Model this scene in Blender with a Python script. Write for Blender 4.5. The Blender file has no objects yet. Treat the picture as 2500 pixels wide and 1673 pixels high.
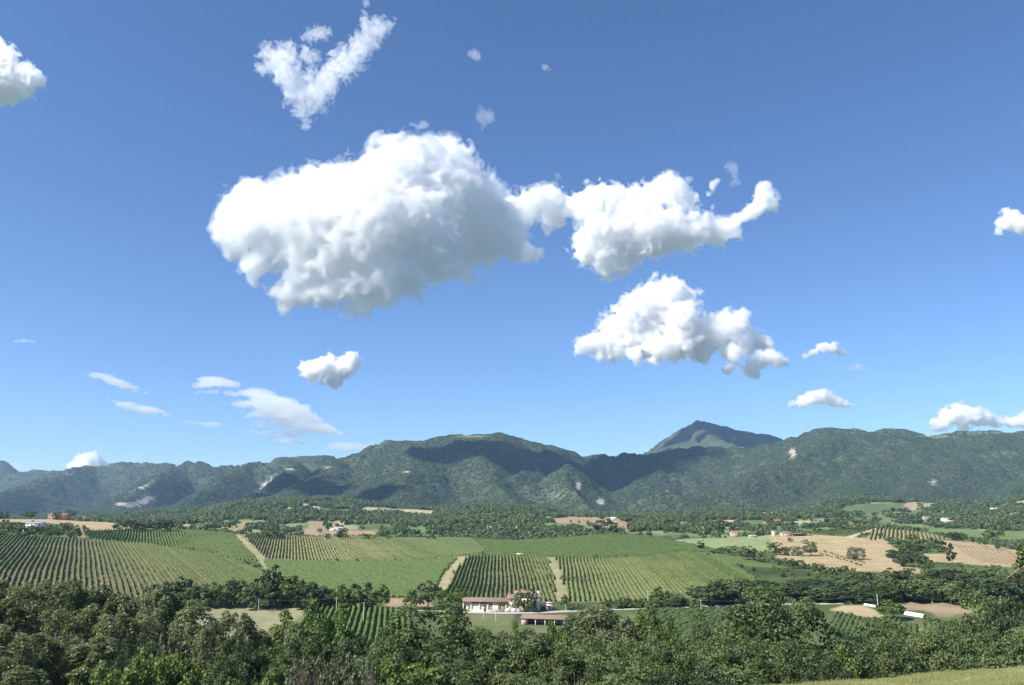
import bpy, math, random
import numpy as np
import openvdb
from mathutils import Vector

random.seed(7)
np.random.seed(7)
rng = np.random.default_rng(7)
sc = bpy.context.scene
COL = sc.collection

# ------------------------------------------------------------------ camera
EYE = 60.0
F = 1963.0
PITCH = math.radians(11.9)
cam_d = bpy.data.cameras.new('camera')
cam = bpy.data.objects.new('camera', cam_d)
COL.objects.link(cam)
cam.location = (0, 0, EYE)
cam.rotation_euler = (math.pi / 2 + PITCH, 0, 0)
cam_d.sensor_width = 36
cam_d.lens = 36 * F / 2500
cam_d.clip_start = 0.5
cam_d.clip_end = 90000
sc.camera = cam

# ------------------------------------------------------------------ sky, sun, exposure
SUN_EL = math.radians(44)
SUN_AZ = math.radians(-119)         # compass from +Y, negative = to the left, a little behind the camera
sun_dir = Vector((math.sin(SUN_AZ) * math.cos(SUN_EL), math.cos(SUN_AZ) * math.cos(SUN_EL), math.sin(SUN_EL)))
world = bpy.data.worlds.new('World')
sc.world = world
world.use_nodes = True
wn = world.node_tree
wn.nodes.clear()
w_out = wn.nodes.new('ShaderNodeOutputWorld')
w_bg = wn.nodes.new('ShaderNodeBackground')
w_sky = wn.nodes.new('ShaderNodeTexSky')
w_sky.sky_type = 'NISHITA'
w_sky.sun_disc = False
w_sky.sun_elevation = SUN_EL
w_sky.sun_rotation = SUN_AZ
w_sky.altitude = 300
w_sky.air_density = 0.8
w_sky.dust_density = 0.25
w_sky.ozone_density = 6.0
w_bg.inputs['Strength'].default_value = 0.110
w_hs = wn.nodes.new('ShaderNodeHueSaturation')
w_hs.inputs['Saturation'].default_value = 1.05
w_hs.inputs['Hue'].default_value = 0.502
wn.links.new(w_sky.outputs[0], w_hs.inputs['Color'])
wn.links.new(w_hs.outputs[0], w_bg.inputs['Color'])
wn.links.new(w_bg.outputs[0], w_out.inputs[0])
sun_d = bpy.data.lights.new('sun', 'SUN')
sun_d.energy = 5.0
sun_d.angle = math.radians(0.5)
sun_d.color = (1.0, 0.955, 0.89)
sun = bpy.data.objects.new('sun', sun_d)
COL.objects.link(sun)
sun.rotation_euler = sun_dir.to_track_quat('Z', 'Y').to_euler()
sc.view_settings.view_transform = 'Standard'
sc.view_settings.look = 'None'
sc.view_settings.gamma = 1
sc.view_settings.exposure = 0.70
sc.view_settings.use_curve_mapping = False
cy = sc.cycles
cy.use_denoising = True
cy.max_bounces = 24
cy.diffuse_bounces = 3
cy.glossy_bounces = 2
cy.transmission_bounces = 4
cy.transparent_max_bounces = 16
cy.volume_bounces = 24
cy.sample_clamp_indirect = 8
cy.use_adaptive_sampling = True
cy.adaptive_threshold = 0.02

# ------------------------------------------------------------------ helpers: picture point -> point in the place
CP, SP = math.cos(PITCH), math.sin(PITCH)

def ST(px, py):
    dx = (np.asarray(px, float) - 1250) / F
    dy = (836.5 - np.asarray(py, float)) / F
    y = CP - SP * dy
    return dx / y, (SP + CP * dy) / y

def P(px, py, Y):
    s, t = ST(px, py)
    return Vector((float(s) * Y, Y, EYE + float(t) * Y))

def nth(n):
    return str(n) + ('th' if 10 <= n % 100 <= 20 else {1: 'st', 2: 'nd', 3: 'rd'}.get(n % 10, 'th'))

def project(X, Y, Z):
    dz = Z - EYE
    depth = Y * CP + dz * SP
    up = -Y * SP + dz * CP
    return 1250 + F * X / depth, 836.5 - F * up / depth

def tag(o, label=None, cat=None, group=None, kind=None):
    if label: o['label'] = label
    if cat: o['category'] = cat
    if group: o['group'] = group
    if kind: o['kind'] = kind
    return o

def empty(name, loc, label, cat, group=None, rz=0.0, scale=1.0):
    o = bpy.data.objects.new(name, None)
    COL.objects.link(o)
    o.location = loc
    o.rotation_euler = (0, 0, rz)
    o.scale = (scale,) * 3 if not hasattr(scale, '__len__') else scale
    o.empty_display_size = 0.1
    return tag(o, label, cat, group)

def mesh_np(name, V, Fq, mat=None, smooth=False):
    """V (n,3); Fq (m,k) faces all of k corners, or a list of such arrays."""
    me = bpy.data.meshes.new(name)
    V = np.asarray(V, np.float32)
    if not isinstance(Fq, (list, tuple)):
        Fq = [Fq]
    Fq = [np.asarray(f, np.int32) for f in Fq if len(f)]
    loops = np.concatenate([f.ravel() for f in Fq])
    tot = np.concatenate([np.full(len(f), f.shape[1], np.int32) for f in Fq])
    start = np.concatenate([[0], np.cumsum(tot)[:-1]]).astype(np.int32)
    me.vertices.add(len(V))
    me.vertices.foreach_set('co', V.ravel())
    me.loops.add(len(loops))
    me.loops.foreach_set('vertex_index', loops)
    me.polygons.add(len(tot))
    me.polygons.foreach_set('loop_start', start)
    me.polygons.foreach_set('loop_total', tot)
    if smooth:
        me.polygons.foreach_set('use_smooth', np.ones(len(tot), bool))
    me.update(calc_edges=True)
    if mat: me.materials.append(mat)
    return me

def obj(name, me, parent=None):
    o = bpy.data.objects.new(name, me)
    COL.objects.link(o)
    if parent is not None: o.parent = parent
    return o

def color_attr(me, name, C):
    a = me.color_attributes.new(name, 'FLOAT_COLOR', 'POINT')
    C = np.concatenate([C, np.ones((len(C), 1))], 1) if C.shape[1] == 3 else C
    a.data.foreach_set('color', C.astype(np.float32).ravel())

# value noise of a point set (2-D), lattice noise on a box grid (3-D)
def _h(ix, iy, seed):
    n = (ix.astype(np.int64) * 374761393 + iy.astype(np.int64) * 668265263 + seed * 974711) & 0xFFFFFFFF
    n = ((n ^ (n >> 13)) * 1274126177) & 0xFFFFFFFF
    n = n ^ (n >> 16)
    return (n & 0xFFFFFF) / float(0xFFFFFF) * 2 - 1

def vnoise(x, y, seed=0):
    ix, iy = np.floor(x), np.floor(y)
    fx, fy = x - ix, y - iy
    fx = fx * fx * fx * (fx * (fx * 6 - 15) + 10); fy = fy * fy * fy * (fy * (fy * 6 - 15) + 10)
    ix = ix.astype(np.int64); iy = iy.astype(np.int64)
    a, b, c, d = _h(ix, iy, seed), _h(ix + 1, iy, seed), _h(ix, iy + 1, seed), _h(ix + 1, iy + 1, seed)
    return (a * (1 - fx) + b * fx) * (1 - fy) + (c * (1 - fx) + d * fx) * fy

def fbm(x, y, oct=4, seed=0, gain=0.5):
    r = 0; a = 1
    for i in range(oct):
        c, s = math.cos(i * 1.1), math.sin(i * 1.1)
        r = r + a * vnoise((x * c - y * s) * 2 ** i, (x * s + y * c) * 2 ** i, seed + i * 17)
        a *= gain
    return r

def _h3(ix, iy, iz, seed):
    n = (ix * 374761393 + iy * 668265263 + iz * 1440662683 + seed * 974711) & 0xFFFFFFFF
    n = ((n ^ (n >> 13)) * 1274126177) & 0xFFFFFFFF
    n = n ^ (n >> 16)
    return (n & 0xFFFFFF).astype(np.float32) * (2.0 / 0xFFFFFF) - 1

def noise3(p, seed=0):
    i = np.floor(p); f = (p - i).astype(np.float32)
    f = f * f * f * (f * (f * 6 - 15) + 10)
    i = i.astype(np.int64)
    r = 0
    for dx in (0, 1):
        wx = f[:, 0] if dx else 1 - f[:, 0]
        for dy in (0, 1):
            wy = f[:, 1] if dy else 1 - f[:, 1]
            for dz in (0, 1):
                wz = f[:, 2] if dz else 1 - f[:, 2]
                r = r + wx * wy * wz * _h3(i[:, 0] + dx, i[:, 1] + dy, i[:, 2] + dz, seed)
    return r

def rot_of(g):
    q, _ = np.linalg.qr(g.normal(size=(3, 3)))
    return q

# ------------------------------------------------------------------ node helpers
def new_mat(name):
    m = bpy.data.materials.new(name)
    m.use_nodes = True
    nt = m.node_tree
    nt.nodes.clear()
    return m, nt, nt.nodes.new('ShaderNodeOutputMaterial')

def N(nt, typ, **kw):
    n = nt.nodes.new(typ)
    for k, v in kw.items():
        if k in n.inputs: n.inputs[k].default_value = v
        else: setattr(n, k, v)
    return n

def plain(name, col, rough=0.8, var=0.15, scale=0.6, bump=0.0):
    m, nt, out = new_mat(name)
    b = N(nt, 'ShaderNodeBsdfPrincipled', Roughness=rough)
    tc = N(nt, 'ShaderNodeTexCoord')
    no = N(nt, 'ShaderNodeTexNoise', Scale=scale, Detail=5.0)
    mp = N(nt, 'ShaderNodeMapRange')
    mp.inputs['To Min'].default_value = 1 - var * 1.5; mp.inputs['To Max'].default_value = 1 + var * 1.5
    mx = N(nt, 'ShaderNodeVectorMath', operation='MULTIPLY')
    mx.inputs[0].default_value = col
    nt.links.new(tc.outputs['Object'], no.inputs['Vector'])
    nt.links.new(no.outputs[0], mp.inputs[0])
    nt.links.new(mp.outputs[0], mx.inputs[1])
    nt.links.new(mx.outputs[0], b.inputs['Base Color'])
    if bump:
        bp = N(nt, 'ShaderNodeBump', Strength=bump, Distance=0.05)
        nt.links.new(no.outputs[0], bp.inputs['Height'])
        nt.links.new(bp.outputs[0], b.inputs['Normal'])
    nt.links.new(b.outputs[0], out.inputs[0])
    return m

# ------------------------------------------------------------------ clouds
def cloud_mat(name, density):
    m, nt, out = new_mat(name)
    v = N(nt, 'ShaderNodeVolumeScatter', Density=density, Anisotropy=0.35)
    v.inputs['Color'].default_value = (1, 1, 1, 1)
    nt.links.new(v.outputs[0], out.inputs['Volume'])
    return m

def make_cloud(name, label, puffs, Y, vox, dens, seed, amp=0.34, cellf=1.1, depth=0.5, gain=0.58, kk=0.22, octv=5, flat=1.0, shrink=0.13):
    """puffs: (px, py, r in picture px[, squash]) ; a cloud of real size at distance Y, its surface grown from a field of puffs"""
    g = np.random.default_rng(seed)
    C = []; R = []
    for p in puffs:
        px, py, r = p[:3]
        k = p[3] if len(p) > 3 else 0.0
        yy = Y * (1 + (g.uniform(-1, 1) * depth * r / F)) + k
        c = P(px, py, yy)
        C.append(c); R.append(r / F * yy)
    C = np.array(C); R = np.array(R)
    rm = float(np.median(R))
    vox = vox * 1.28
    h = vox / F * Y
    lo = (C - R[:, None] * 1.7).min(0) ; hi = (C + R[:, None] * 1.7).max(0)
    dims = tuple(int(v) for v in np.ceil((hi - lo) / h) + 2)
    ax = [lo[i] + h * np.arange(dims[i], dtype=np.float32) for i in range(3)]
    S = np.zeros(dims, np.float32)
    for c, r in zip(C, R):
        rr = r * 2.0
        sl = tuple(slice(max(0, int((c[i] - rr - lo[i]) / h)), min(dims[i], int((c[i] + rr - lo[i]) / h) + 2)) for i in range(3))
        x = ax[0][sl[0]][:, None, None] - c[0]; y = ax[1][sl[1]][None, :, None] - c[1]; z = (ax[2][sl[2]][None, None, :] - c[2]) / flat
        d = np.sqrt(x * x + y * y + z * z)
        S[sl] += np.exp(np.clip((r - d) / (kk * r), -12, 6)) * (r / rm) ** 0.3
    sd = -np.log(S + 1e-6) * kk * rm          # negative inside
    Fd = sd.astype(np.float32)
    idx = np.nonzero(np.abs(sd) < rm * (amp * 2.0 + 0.1))
    pt = np.stack([ax[0][idx[0]], ax[1][idx[1]], ax[2][idx[2]] / flat], 1)
    def layers(q0, c0, n_, gn, signed):
        n = np.zeros(len(q0), np.float32); cell = c0; a = 1.0
        for o in range(n_):
            if cell < 1.5 * h: break
            v = noise3(q0 @ rot_of(g) / cell + g.uniform(0, 99), o)
            n += a * (v if signed else (np.abs(v) * 2.0 - 0.6))
            a *= gn; cell *= 0.5
        return n
    warp = np.stack([layers(pt, rm * 0.8, 2, 0.5, True) for _ in range(3)], 1) * (0.32 * rm)
    q = pt + warp
    nb = layers(q, rm * cellf, 3, 0.5, False)
    ns = layers(q, rm * 0.42, octv, gain, True)
    Fc = Fd.copy()
    Fd[idx] -= rm * amp * (0.6 * nb + 1.35 * ns)
    Fc[idx] -= rm * amp * (0.7 * nb + 0.75 * ns)
    Fd += rm * shrink
    Fc += rm * (shrink + 0.12)
    def shell(A, ad):
        A[0], A[-1], A[:, 0], A[:, -1], A[:, :, 0], A[:, :, -1] = (rm,) * 6
        g0 = openvdb.FloatGrid(5.0 * rm)
        g0.copyFromArray(A)
        pts, tris, quads = g0.convertToPolygons(isovalue=0.0, adaptivity=ad)
        return lo + pts * h, [f for f in (quads, tris) if len(f)]
    V, fl = shell(Fd, 0.75)
    base = V.mean(0)
    o = obj(name, mesh_np(name, V - base, fl, cloud_mat(name + '_edge', dens * 0.30 / rm)))
    o.location = base
    tag(o, label, 'cloud', 'clouds in the blue sky')
    if dens >= 2:
        V, fl = shell(Fc, 1.0)
        if len(V):
            obj('cloud_core', mesh_np('cloud_core', V - base, fl, cloud_mat(name + '_core', dens * 0.75 / rm)), o)

def strand(pts, n, r, seed, jit=0.5):
    """puffs along a line of picture points, for drawn-out thin cloud"""
    g = np.random.default_rng(seed)
    pts = np.array(pts, float); t = np.linspace(0, len(pts) - 1, n)
    x = np.interp(t, np.arange(len(pts)), pts[:, 0]); y = np.interp(t, np.arange(len(pts)), pts[:, 1])
    e = np.sin(np.linspace(0.25, math.pi - 0.25, n))
    return [(x[i] + g.uniform(-1, 1) * r * jit, y[i] + g.uniform(-1, 1) * r * jit * 0.4, r * e[i] * g.uniform(0.75, 1.2)) for i in range(n)]

# big central cloud
big = [(560,520,42),(600,500,55),(650,500,60),(700,520,75),(760,480,70),(800,460,60),(790,540,90),(870,520,110),(930,440,80),(960,400,62),(1000,390,65),
       (1050,370,48),(1090,372,48),(1125,372,32),(1150,365,18),(1000,480,100),(1060,460,95),(1110,450,70),(1140,500,85),(1180,520,75),(1130,580,90),(1030,580,92),(920,620,84),
       (820,620,85),(740,620,70),(660,590,60),(600,560,60),(550,560,38),(570,600,40),(620,650,38),(1200,580,60),(1240,560,50),(1250,610,38),(1290,615,30),
       (1320,618,18),(700,720,38),(730,700,55),(780,715,45),(820,700,50),(870,700,60),(940,690,60),(1000,680,50),(1060,665,40),(1110,660,35),(1140,680,24),(1165,690,14),
       (900,740,35),(860,765,24),(895,770,22),(700,745,25),(620,690,20),(1250,510,36),(1300,490,40),(1340,485,45),(1290,520,32),(1350,530,34),(1340,560,20),(1382,515,26),(1368,540,20),(900,560,100),(1010,540,100)]
big = [(a_[0], a_[1], a_[2], min(1500.0, max(0.0, (a_[0] - 960) * 2.6))) for a_ in big]
make_cloud('cloud', 'largest white cumulus cloud in the middle of the sky, grey underneath', big, 4080, 5.0, 3.0, 11)
make_cloud('cloud', 'ragged white cloud joined to the right end of the largest cloud, with a curled tail',
    [(1385,508,24),(1402,500,28),(1420,510,34),(1450,490,40),(1500,485,38),(1550,480,34),(1600,470,36),(1635,470,42),(1640,450,24),(1670,490,34),(1460,560,55),(1520,550,60),(1580,560,60),(1640,560,55),(1700,560,48),
     (1430,600,38),(1470,620,48),(1540,610,45),(1420,620,22),(1480,655,26),(1520,650,28),(1750,560,36),(1790,545,22),(1820,530,16),(1850,505,22),(1865,480,26),(1870,460,18),(1880,500,22),(1835,520,20),(1858,492,22),(1862,470,22),(1872,452,15),(1845,508,18),(1780,550,20),(1805,538,18),(1760,590,20),(1800,575,14),(1810,585,9),(1735,455,15),(1748,442,12),(1728,475,8),(1600,600,30)],
    5900, 3.6, 2.4, 12, amp=0.45)
make_cloud('cloud', 'heart or tick shaped torn white cloud at the top of the sky',
    [(745,300,14),(740,270,24),(735,235,34),(720,200,36),(690,170,34),(665,150,32),(655,130,22),(700,130,28),(745,130,24),(770,140,16),(770,230,38),(790,200,34),(820,170,34),(850,140,32),
     (880,110,32),(905,85,30),(925,65,26),(895,60,18),(950,60,14),(965,48,10),(890,30,10),(893,8,12),(640,170,18),(870,165,20)],
    4000, 2.6, 1.9, 13, amp=0.5, gain=0.52)
make_cloud('cloud', 'second largest cumulus, white with a flat grey base, right of centre',
    [(1430,835,26),(1420,850,24),(1460,840,34),(1500,800,40),(1500,850,36),(1540,770,48),(1570,740,42),(1600,730,48),(1640,710,36),(1655,705,24),(1690,725,26),(1710,712,14),(1560,820,55),(1620,800,60),(1670,770,44),(1660,830,52),(1610,850,40),
     (1720,830,48),(1770,810,46),(1800,785,34),(1810,770,24),(1730,785,20),(1830,840,34),(1790,860,30),(1860,835,24),(1550,868,22),(1460,872,16),(1700,865,24),(1880,840,14)],
    7400, 3.2, 4.5, 14, depth=2.2)
make_cloud('cloud', 'small puffy cloud tucked under the right end of the second largest cumulus',
    [(1830,900,22),(1850,885,26),(1875,870,24),(1895,880,22),(1915,885,12),(1840,915,14),(1775,905,16),(1790,890,10)], 8000, 2.4, 3.0, 15)
make_cloud('cloud', 'small white two humped cloud left of centre, above the thin layered cloud',
    [(745,900,20),(765,905,26),(795,900,32),(820,910,30),(845,895,28),(858,875,20),(868,885,14),(820,930,20),(790,885,16)], 7600, 2.2, 4.5, 16)
make_cloud('cloud', 'half cloud cut off by the left side of the photo',
    [(-60,190,60),(-20,170,50),(10,190,55),(40,200,40),(70,190,32),(95,192,20),(15,140,30),(0,115,22),(20,235,24),(-40,230,40),(60,220,22)], 4200, 3.0, 4.0, 17)
make_cloud('cloud', 'small cloud at the right side, level with the tail of the ragged cloud',
    [(2445,545,18),(2465,530,22),(2490,545,28),(2520,540,30),(2440,565,14),(2460,515,12)], 5600, 2.4, 3.5, 18)
make_cloud('cloud', 'flat bottomed white cloud low above the ridge on the far right',
    [(2285,1035,20),(2320,1018,28),(2345,1000,24),(2370,1015,26),(2400,1020,24),(2430,1028,20),(2470,1030,20),(2510,1025,26),(2300,1040,16),(2350,1038,18)], 15000, 2.2, 4.5, 19, flat=0.85)
make_cloud('cloud', 'small white cloud above the pointed mountain, right of centre',
    [(1935,988,14),(1960,982,20),(1990,970,22),(2010,968,22),(2040,982,18),(2065,988,14),(2085,990,9)], 13000, 2.2, 3.5, 20, flat=0.8)
make_cloud('cloud', 'small grey-white cloud with a slanting left end, right of the second largest cumulus',
    [(1965,870,10),(1985,862,14),(2010,850,18),(2035,850,18),(2055,862,12)], 8500, 2.0, 2.5, 21, flat=0.8)
make_cloud('cloud', 'faint tiny cloud patch below the slanting small cloud',
    [(2075,898,10),(2095,896,12),(2110,900,8)], 8500, 2.0, 1.2, 22, flat=0.7)
make_cloud('cloud', 'white cloud rising from behind the low ridge on the left',
    [(180,1140,18),(200,1128,20),(222,1122,20),(240,1128,16),(215,1140,22),(255,1140,14),(262,1136,8)], 21000, 2.0, 4.0, 23)
make_cloud('cloud', 'thin pale cloud peeping over the leftmost dark ridge',
    [(25,1135,10),(45,1140,12),(10,1138,8)], 21000, 2.0, 1.5, 24, flat=0.8)
def shade_cloud(label, tx, ty, tY, alt, size, seed):  # for clouds added out of view, placed only to shade the mountain slopes
    """an unseen cloud added where the sun throws its shadow on the slope seen at (tx, ty)"""
    T = P(tx, ty, tY); C = T + sun_dir * ((alt - T.z) / sun_dir.z)
    px, py = project(C.x, C.y, C.z); r = size / C.y * F
    make_cloud('cloud', label, [(px, py, r * 0.6), (px + r * 0.6, py + r * 0.1, r * 0.45), (px - r * 0.7, py + r * 0.15, r * 0.45), (px + r * 0.1, py - r * 0.2, r * 0.4)], float(C.y), 9.0, 4.0, seed, depth=1.2)
shade_cloud('unseen cloud added beyond the left side to shadow the low ridge', 690, 1190, 4300, 2150, 330, 51)
shade_cloud('small unseen cloud added beyond the left side to shade the foot of the large mountain', 890, 1203, 3700, 2150, 210, 52)
# thin layered clouds, lower left
TH = dict(flat=0.42, amp=0.34, kk=0.3, cellf=1.6, gain=0.62)
make_cloud('cloud', 'broad thin layered cloud sinking to the right above the long low ridge',
    strand([(475,945),(520,932),(585,942)], 14, 24, 1) + strand([(470,962),(545,952)], 8, 13, 2) + strand([(540,962),(620,962),(700,985),(765,1015)], 28, 25, 3) + strand([(550,985),(640,985),(720,1004),(785,1030)], 30, 26, 4)
    + strand([(575,1008),(660,1010),(740,1022),(800,1040)], 28, 24, 5) + strand([(610,1034),(700,1036),(790,1046),(838,1062)], 28, 23, 6) + strand([(590,1052),(680,1056),(790,1065)], 22, 16, 7) + strand([(650,1080),(700,1076),(750,1086)], 14, 17, 8), 11500, 2.4, 1.5, 25, depth=3.0, **TH)
make_cloud('cloud', 'thin flat cloud streak touching the left slope of the large mountain', strand([(770,1098),(830,1092),(880,1090),(935,1090)], 14, 20, 8), 15000, 2.2, 1.4, 26, **TH)
make_cloud('cloud', 'upper of two slanting thin streaks on the left', strand([(215,912),(240,914),(285,932),(325,950),(358,966)], 16, 17, 9), 10000, 2.2, 1.3, 27, **TH)
make_cloud('cloud', 'lower of two slanting thin streaks on the left', strand([(262,966),(290,985),(340,1000),(390,1006),(418,1016)], 16, 17, 10), 10500, 2.2, 1.4, 28, **TH)
make_cloud('cloud', 'narrow pale streak between the slanting streaks and the broad layered cloud', strand([(440,1028),(490,1036),(530,1036),(570,1044)], 12, 13, 11), 11500, 2.0, 0.9, 29, **TH)
SCR = dict(amp=0.55, kk=0.35, cellf=1.2, gain=0.7)
make_cloud('cloud', 'small ragged scrap of cloud between the two arms of the torn cloud', strand([(738,92),(775,84),(812,74)], 9, 14, 21), 4000, 1.6, 0.9, 30, **SCR)
make_cloud('cloud', 'tiny wisp just above the top of the largest cloud', strand([(1022,316),(1032,302),(1046,308)], 7, 10, 22), 5000, 1.4, 0.6, 31, **SCR)
make_cloud('cloud', 'faint scattered wisp to the upper right of the largest cloud', strand([(1172,252),(1182,272),(1170,290),(1198,282),(1186,300),(1166,325)], 16, 11, 23), 5000, 1.5, 0.3, 32, **SCR)
make_cloud('cloud', 'tiny wisp right of the torn cloud near the top of the sky', strand([(1140,128),(1156,134),(1168,150)], 7, 10, 24), 4200, 1.4, 0.4, 33, **SCR)
make_cloud('cloud', 'faint curled wisp above the tail of the ragged cloud', strand([(1770,415),(1782,402),(1792,408),(1800,448),(1780,452)], 12, 11, 25), 5600, 1.6, 0.35, 34, **SCR)
make_cloud('cloud', 'faint speck of cloud right of the tiny wisp near the top', strand([(1320,160),(1332,165),(1344,174)], 6, 8, 26), 4200, 1.3, 0.35, 37, **SCR)
make_cloud('cloud', 'faint pale smudge of cloud above the left end of the large right ridge',
    [(1960,1045,11),(1980,1050,14),(2000,1052,10)], 15000, 2.0, 0.8, 35, flat=0.6, amp=0.7)
make_cloud('cloud', 'tiny flat cloud far left, above the slanting streaks',
    [(40,833,9),(60,832,11),(80,834,8)], 9000, 2.0, 0.7, 36, flat=0.5, amp=0.7)

# ------------------------------------------------------------------ the land
# visible profile of the ground in a set of picture columns: (depth in metres, picture row where that ground shows)
PROF = {
 -700: [(600,1415),(700,1350),(850,1300),(1120,1268),(1300,1290),(1700,1290),(2300,1284),(3000,1276)],
 0:    [(435,1481),(480,1432),(520,1394),(640,1348),(800,1308),(950,1285),(1120,1268),(1300,1290),(1700,1291),(2300,1284),(3000,1276)],
 250:  [(435,1481),(460,1452),(500,1420),(620,1365),(800,1319),(950,1295),(1100,1274),(1300,1294),(1700,1290),(2300,1280),(3000,1270)],
 450:  [(440,1480),(470,1450),(520,1420),(620,1380),(760,1345),(900,1318),(1020,1294),(1200,1306),(1500,1294),(1900,1278),(2600,1262),(3000,1250)],
 600:  [(445,1478),(480,1450),(540,1420),(640,1390),(740,1362),(860,1330),(1000,1308),(1200,1320),(1500,1295),(1900,1268),(2500,1238),(3000,1226)],
 900:  [(440,1485),(500,1440),(580,1410),(680,1378),(760,1364),(860,1340),(1020,1314),(1250,1325),(1500,1305),(1900,1270),(2500,1238),(3000,1226)],
 1100: [(430,1490),(500,1440),(580,1405),(690,1366),(780,1350),(880,1335),(1020,1315),(1250,1325),(1500,1300),(1900,1275),(2500,1250),(3000,1238)],
 1250: [(424,1496),(500,1440),(600,1390),(690,1360),(800,1345),(900,1332),(1030,1320),(1200,1328),(1450,1303),(1900,1272),(2500,1255),(3000,1248)],
 1500: [(432,1490),(500,1445),(600,1395),(700,1364),(800,1340),(900,1324),(1030,1310),(1200,1318),(1500,1297),(1900,1266),(2500,1257),(3000,1252)],
 1700: [(440,1482),(500,1440),(600,1392),(700,1360),(800,1345),(900,1333),(1050,1322),(1250,1315),(1500,1297),(1900,1276),(2500,1256),(3000,1250)],
 1900: [(452,1474),(520,1432),(600,1400),(700,1372),(800,1350),(900,1330),(1060,1309),(1250,1313),(1500,1296),(1900,1270),(2500,1240),(3000,1232)],
 2150: [(455,1472),(540,1420),(620,1396),(720,1372),(830,1345),(950,1321),(1100,1291),(1300,1296),(1500,1290),(1900,1264),(2500,1236),(3000,1222)],
 2300: [(458,1470),(540,1420),(620,1392),(720,1368),(830,1345),(950,1324),(1100,1305),(1300,1298),(1600,1282),(2000,1262),(2500,1240),(3000,1224)],
 2500: [(460,1468),(540,1415),(620,1388),(720,1368),(830,1350),(950,1335),(1100,1322),(1300,1305),(1600,1280),(2000,1255),(2500,1232),(3000,1218)],
 3200: [(600,1415),(700,1380),(830,1355),(950,1340),(1100,1325),(1300,1305),(1600,1280),(2000,1255),(2500,1230),(3000,1215)],
}
NEAR = [(0,58.4),(6,57.2),(15,54.0),(30,49.0),(50,44.0),(75,38.0),(100,33.5),(140,26.0),(200,15.5),(260,9.8),(340,8.0)]
NS, NY = 860, 400
S_AX = np.linspace(-0.80, 0.80, NS)
Y_AX = np.concatenate([np.array([2,6,12,20,28,34]), np.linspace(38, 62, 14), np.linspace(66, 420, 60), np.geomspace(425, 1180, 175), np.geomspace(1187, 3000, 115)])
NY = len(Y_AX)

def pchip(xs, ys, x):
    xs = np.asarray(xs, float); ys = np.asarray(ys, float)
    h = np.diff(xs); d = np.diff(ys) / h
    m = np.zeros(len(xs))
    for i in range(1, len(xs) - 1):
        if d[i - 1] * d[i] > 0:
            w1, w2 = 2 * h[i] + h[i - 1], h[i] + 2 * h[i - 1]
            m[i] = (w1 + w2) / (w1 / d[i - 1] + w2 / d[i])
    m[0], m[-1] = d[0], d[-1]
    x = np.clip(x, xs[0], xs[-1])
    i = np.clip(np.searchsorted(xs, x) - 1, 0, len(xs) - 2)
    u = (x - xs[i]) / h[i]
    return ((1 + 2 * u) * (1 - u) ** 2 * ys[i] + u * (1 - u) ** 2 * h[i] * m[i] + u * u * (3 - 2 * u) * ys[i + 1] + u * u * (u - 1) * h[i] * m[i + 1])

cols = sorted(PROF)
scol = np.array([float(ST(c, 1350)[0]) for c in cols])
prof = []
for c in cols:
    ys = [a for a, _ in NEAR]; zs = [b for _, b in NEAR]
    for (yy, py) in PROF[c]:
        ys.append(yy); zs.append(EYE + float(ST(c, py)[1]) * yy)
    prof.append(pchip(np.log(np.array(ys) + 8), zs, np.log(Y_AX + 8)))
prof = np.array(prof)                       # columns x NY
ZT = np.zeros((NS, NY))
for j in range(NY):
    ZT[:, j] = pchip(scol, prof[:, j], S_AX)
for _ in range(20):                          # even out between the columns
    ZT[1:-1] = 0.25 * ZT[:-2] + 0.5 * ZT[1:-1] + 0.25 * ZT[2:]
for _ in range(3):
    ZT[:, 1:-1] = np.where(Y_AX[1:-1] > 400, 0.25 * ZT[:, :-2] + 0.5 * ZT[:, 1:-1] + 0.25 * ZT[:, 2:], ZT[:, 1:-1])
XX = S_AX[:, None] * Y_AX[None, :]
YY = np.broadcast_to(Y_AX[None, :], XX.shape)
# brow of the camera's own hill: a mown grass shoulder in the lower right corner
bs = np.clip((S_AX[:, None] - 0.22) / 0.30, 0, 1.6)
brow = 50.5 + (np.minimum(S_AX[:, None], 0.72) - 0.387) * 4.5 - (YY - 46) * 0.02
w = np.clip(1 - np.abs(YY - 46) / 34, 0, 1); w = w * w * (3 - 2 * w)
near_w = np.where(YY < 46, 1.0, w) * np.clip((S_AX[:, None] + 0.05) / 0.27, 0, 1)
tgt = np.where(YY < 46, 58.4 - (58.4 - brow) * np.clip(YY / 46, 0, 1) ** 0.9, brow)
ZT = ZT * (1 - near_w) + np.minimum(tgt, 58.4) * near_w
# natural unevenness
amp_n = np.interp(YY, [0, 60, 300, 420, 700, 1150, 1400, 3000], [0.05, 0.3, 0.5, 0.3, 1.0, 2.0, 8.0, 22.0])
ZT += amp_n * fbm(XX / np.interp(YY, [0, 400, 1200, 3000], [25, 70, 160, 330]), YY / np.interp(YY, [0, 400, 1200, 3000], [25, 70, 160, 330]), 4, 3)
ZT[:, 0] = np.minimum(ZT[:, 0], 58.4)

LY = np.log(Y_AX + 8)
def ground(X, Y):
    X = np.asarray(X, float); Y = np.asarray(Y, float)
    s = np.clip((X / np.maximum(Y, 1e-3) - S_AX[0]) / (S_AX[1] - S_AX[0]), 0, NS - 1.001)
    fy = np.interp(Y, Y_AX, np.arange(NY)); fy = np.clip(fy, 0, NY - 1.001)
    i = s.astype(int); j = fy.astype(int); a = s - i; b = fy - j
    return ZT[i, j] * (1 - a) * (1 - b) + ZT[i + 1, j] * a * (1 - b) + ZT[i, j + 1] * (1 - a) * b + ZT[i + 1, j + 1] * a * b

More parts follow.
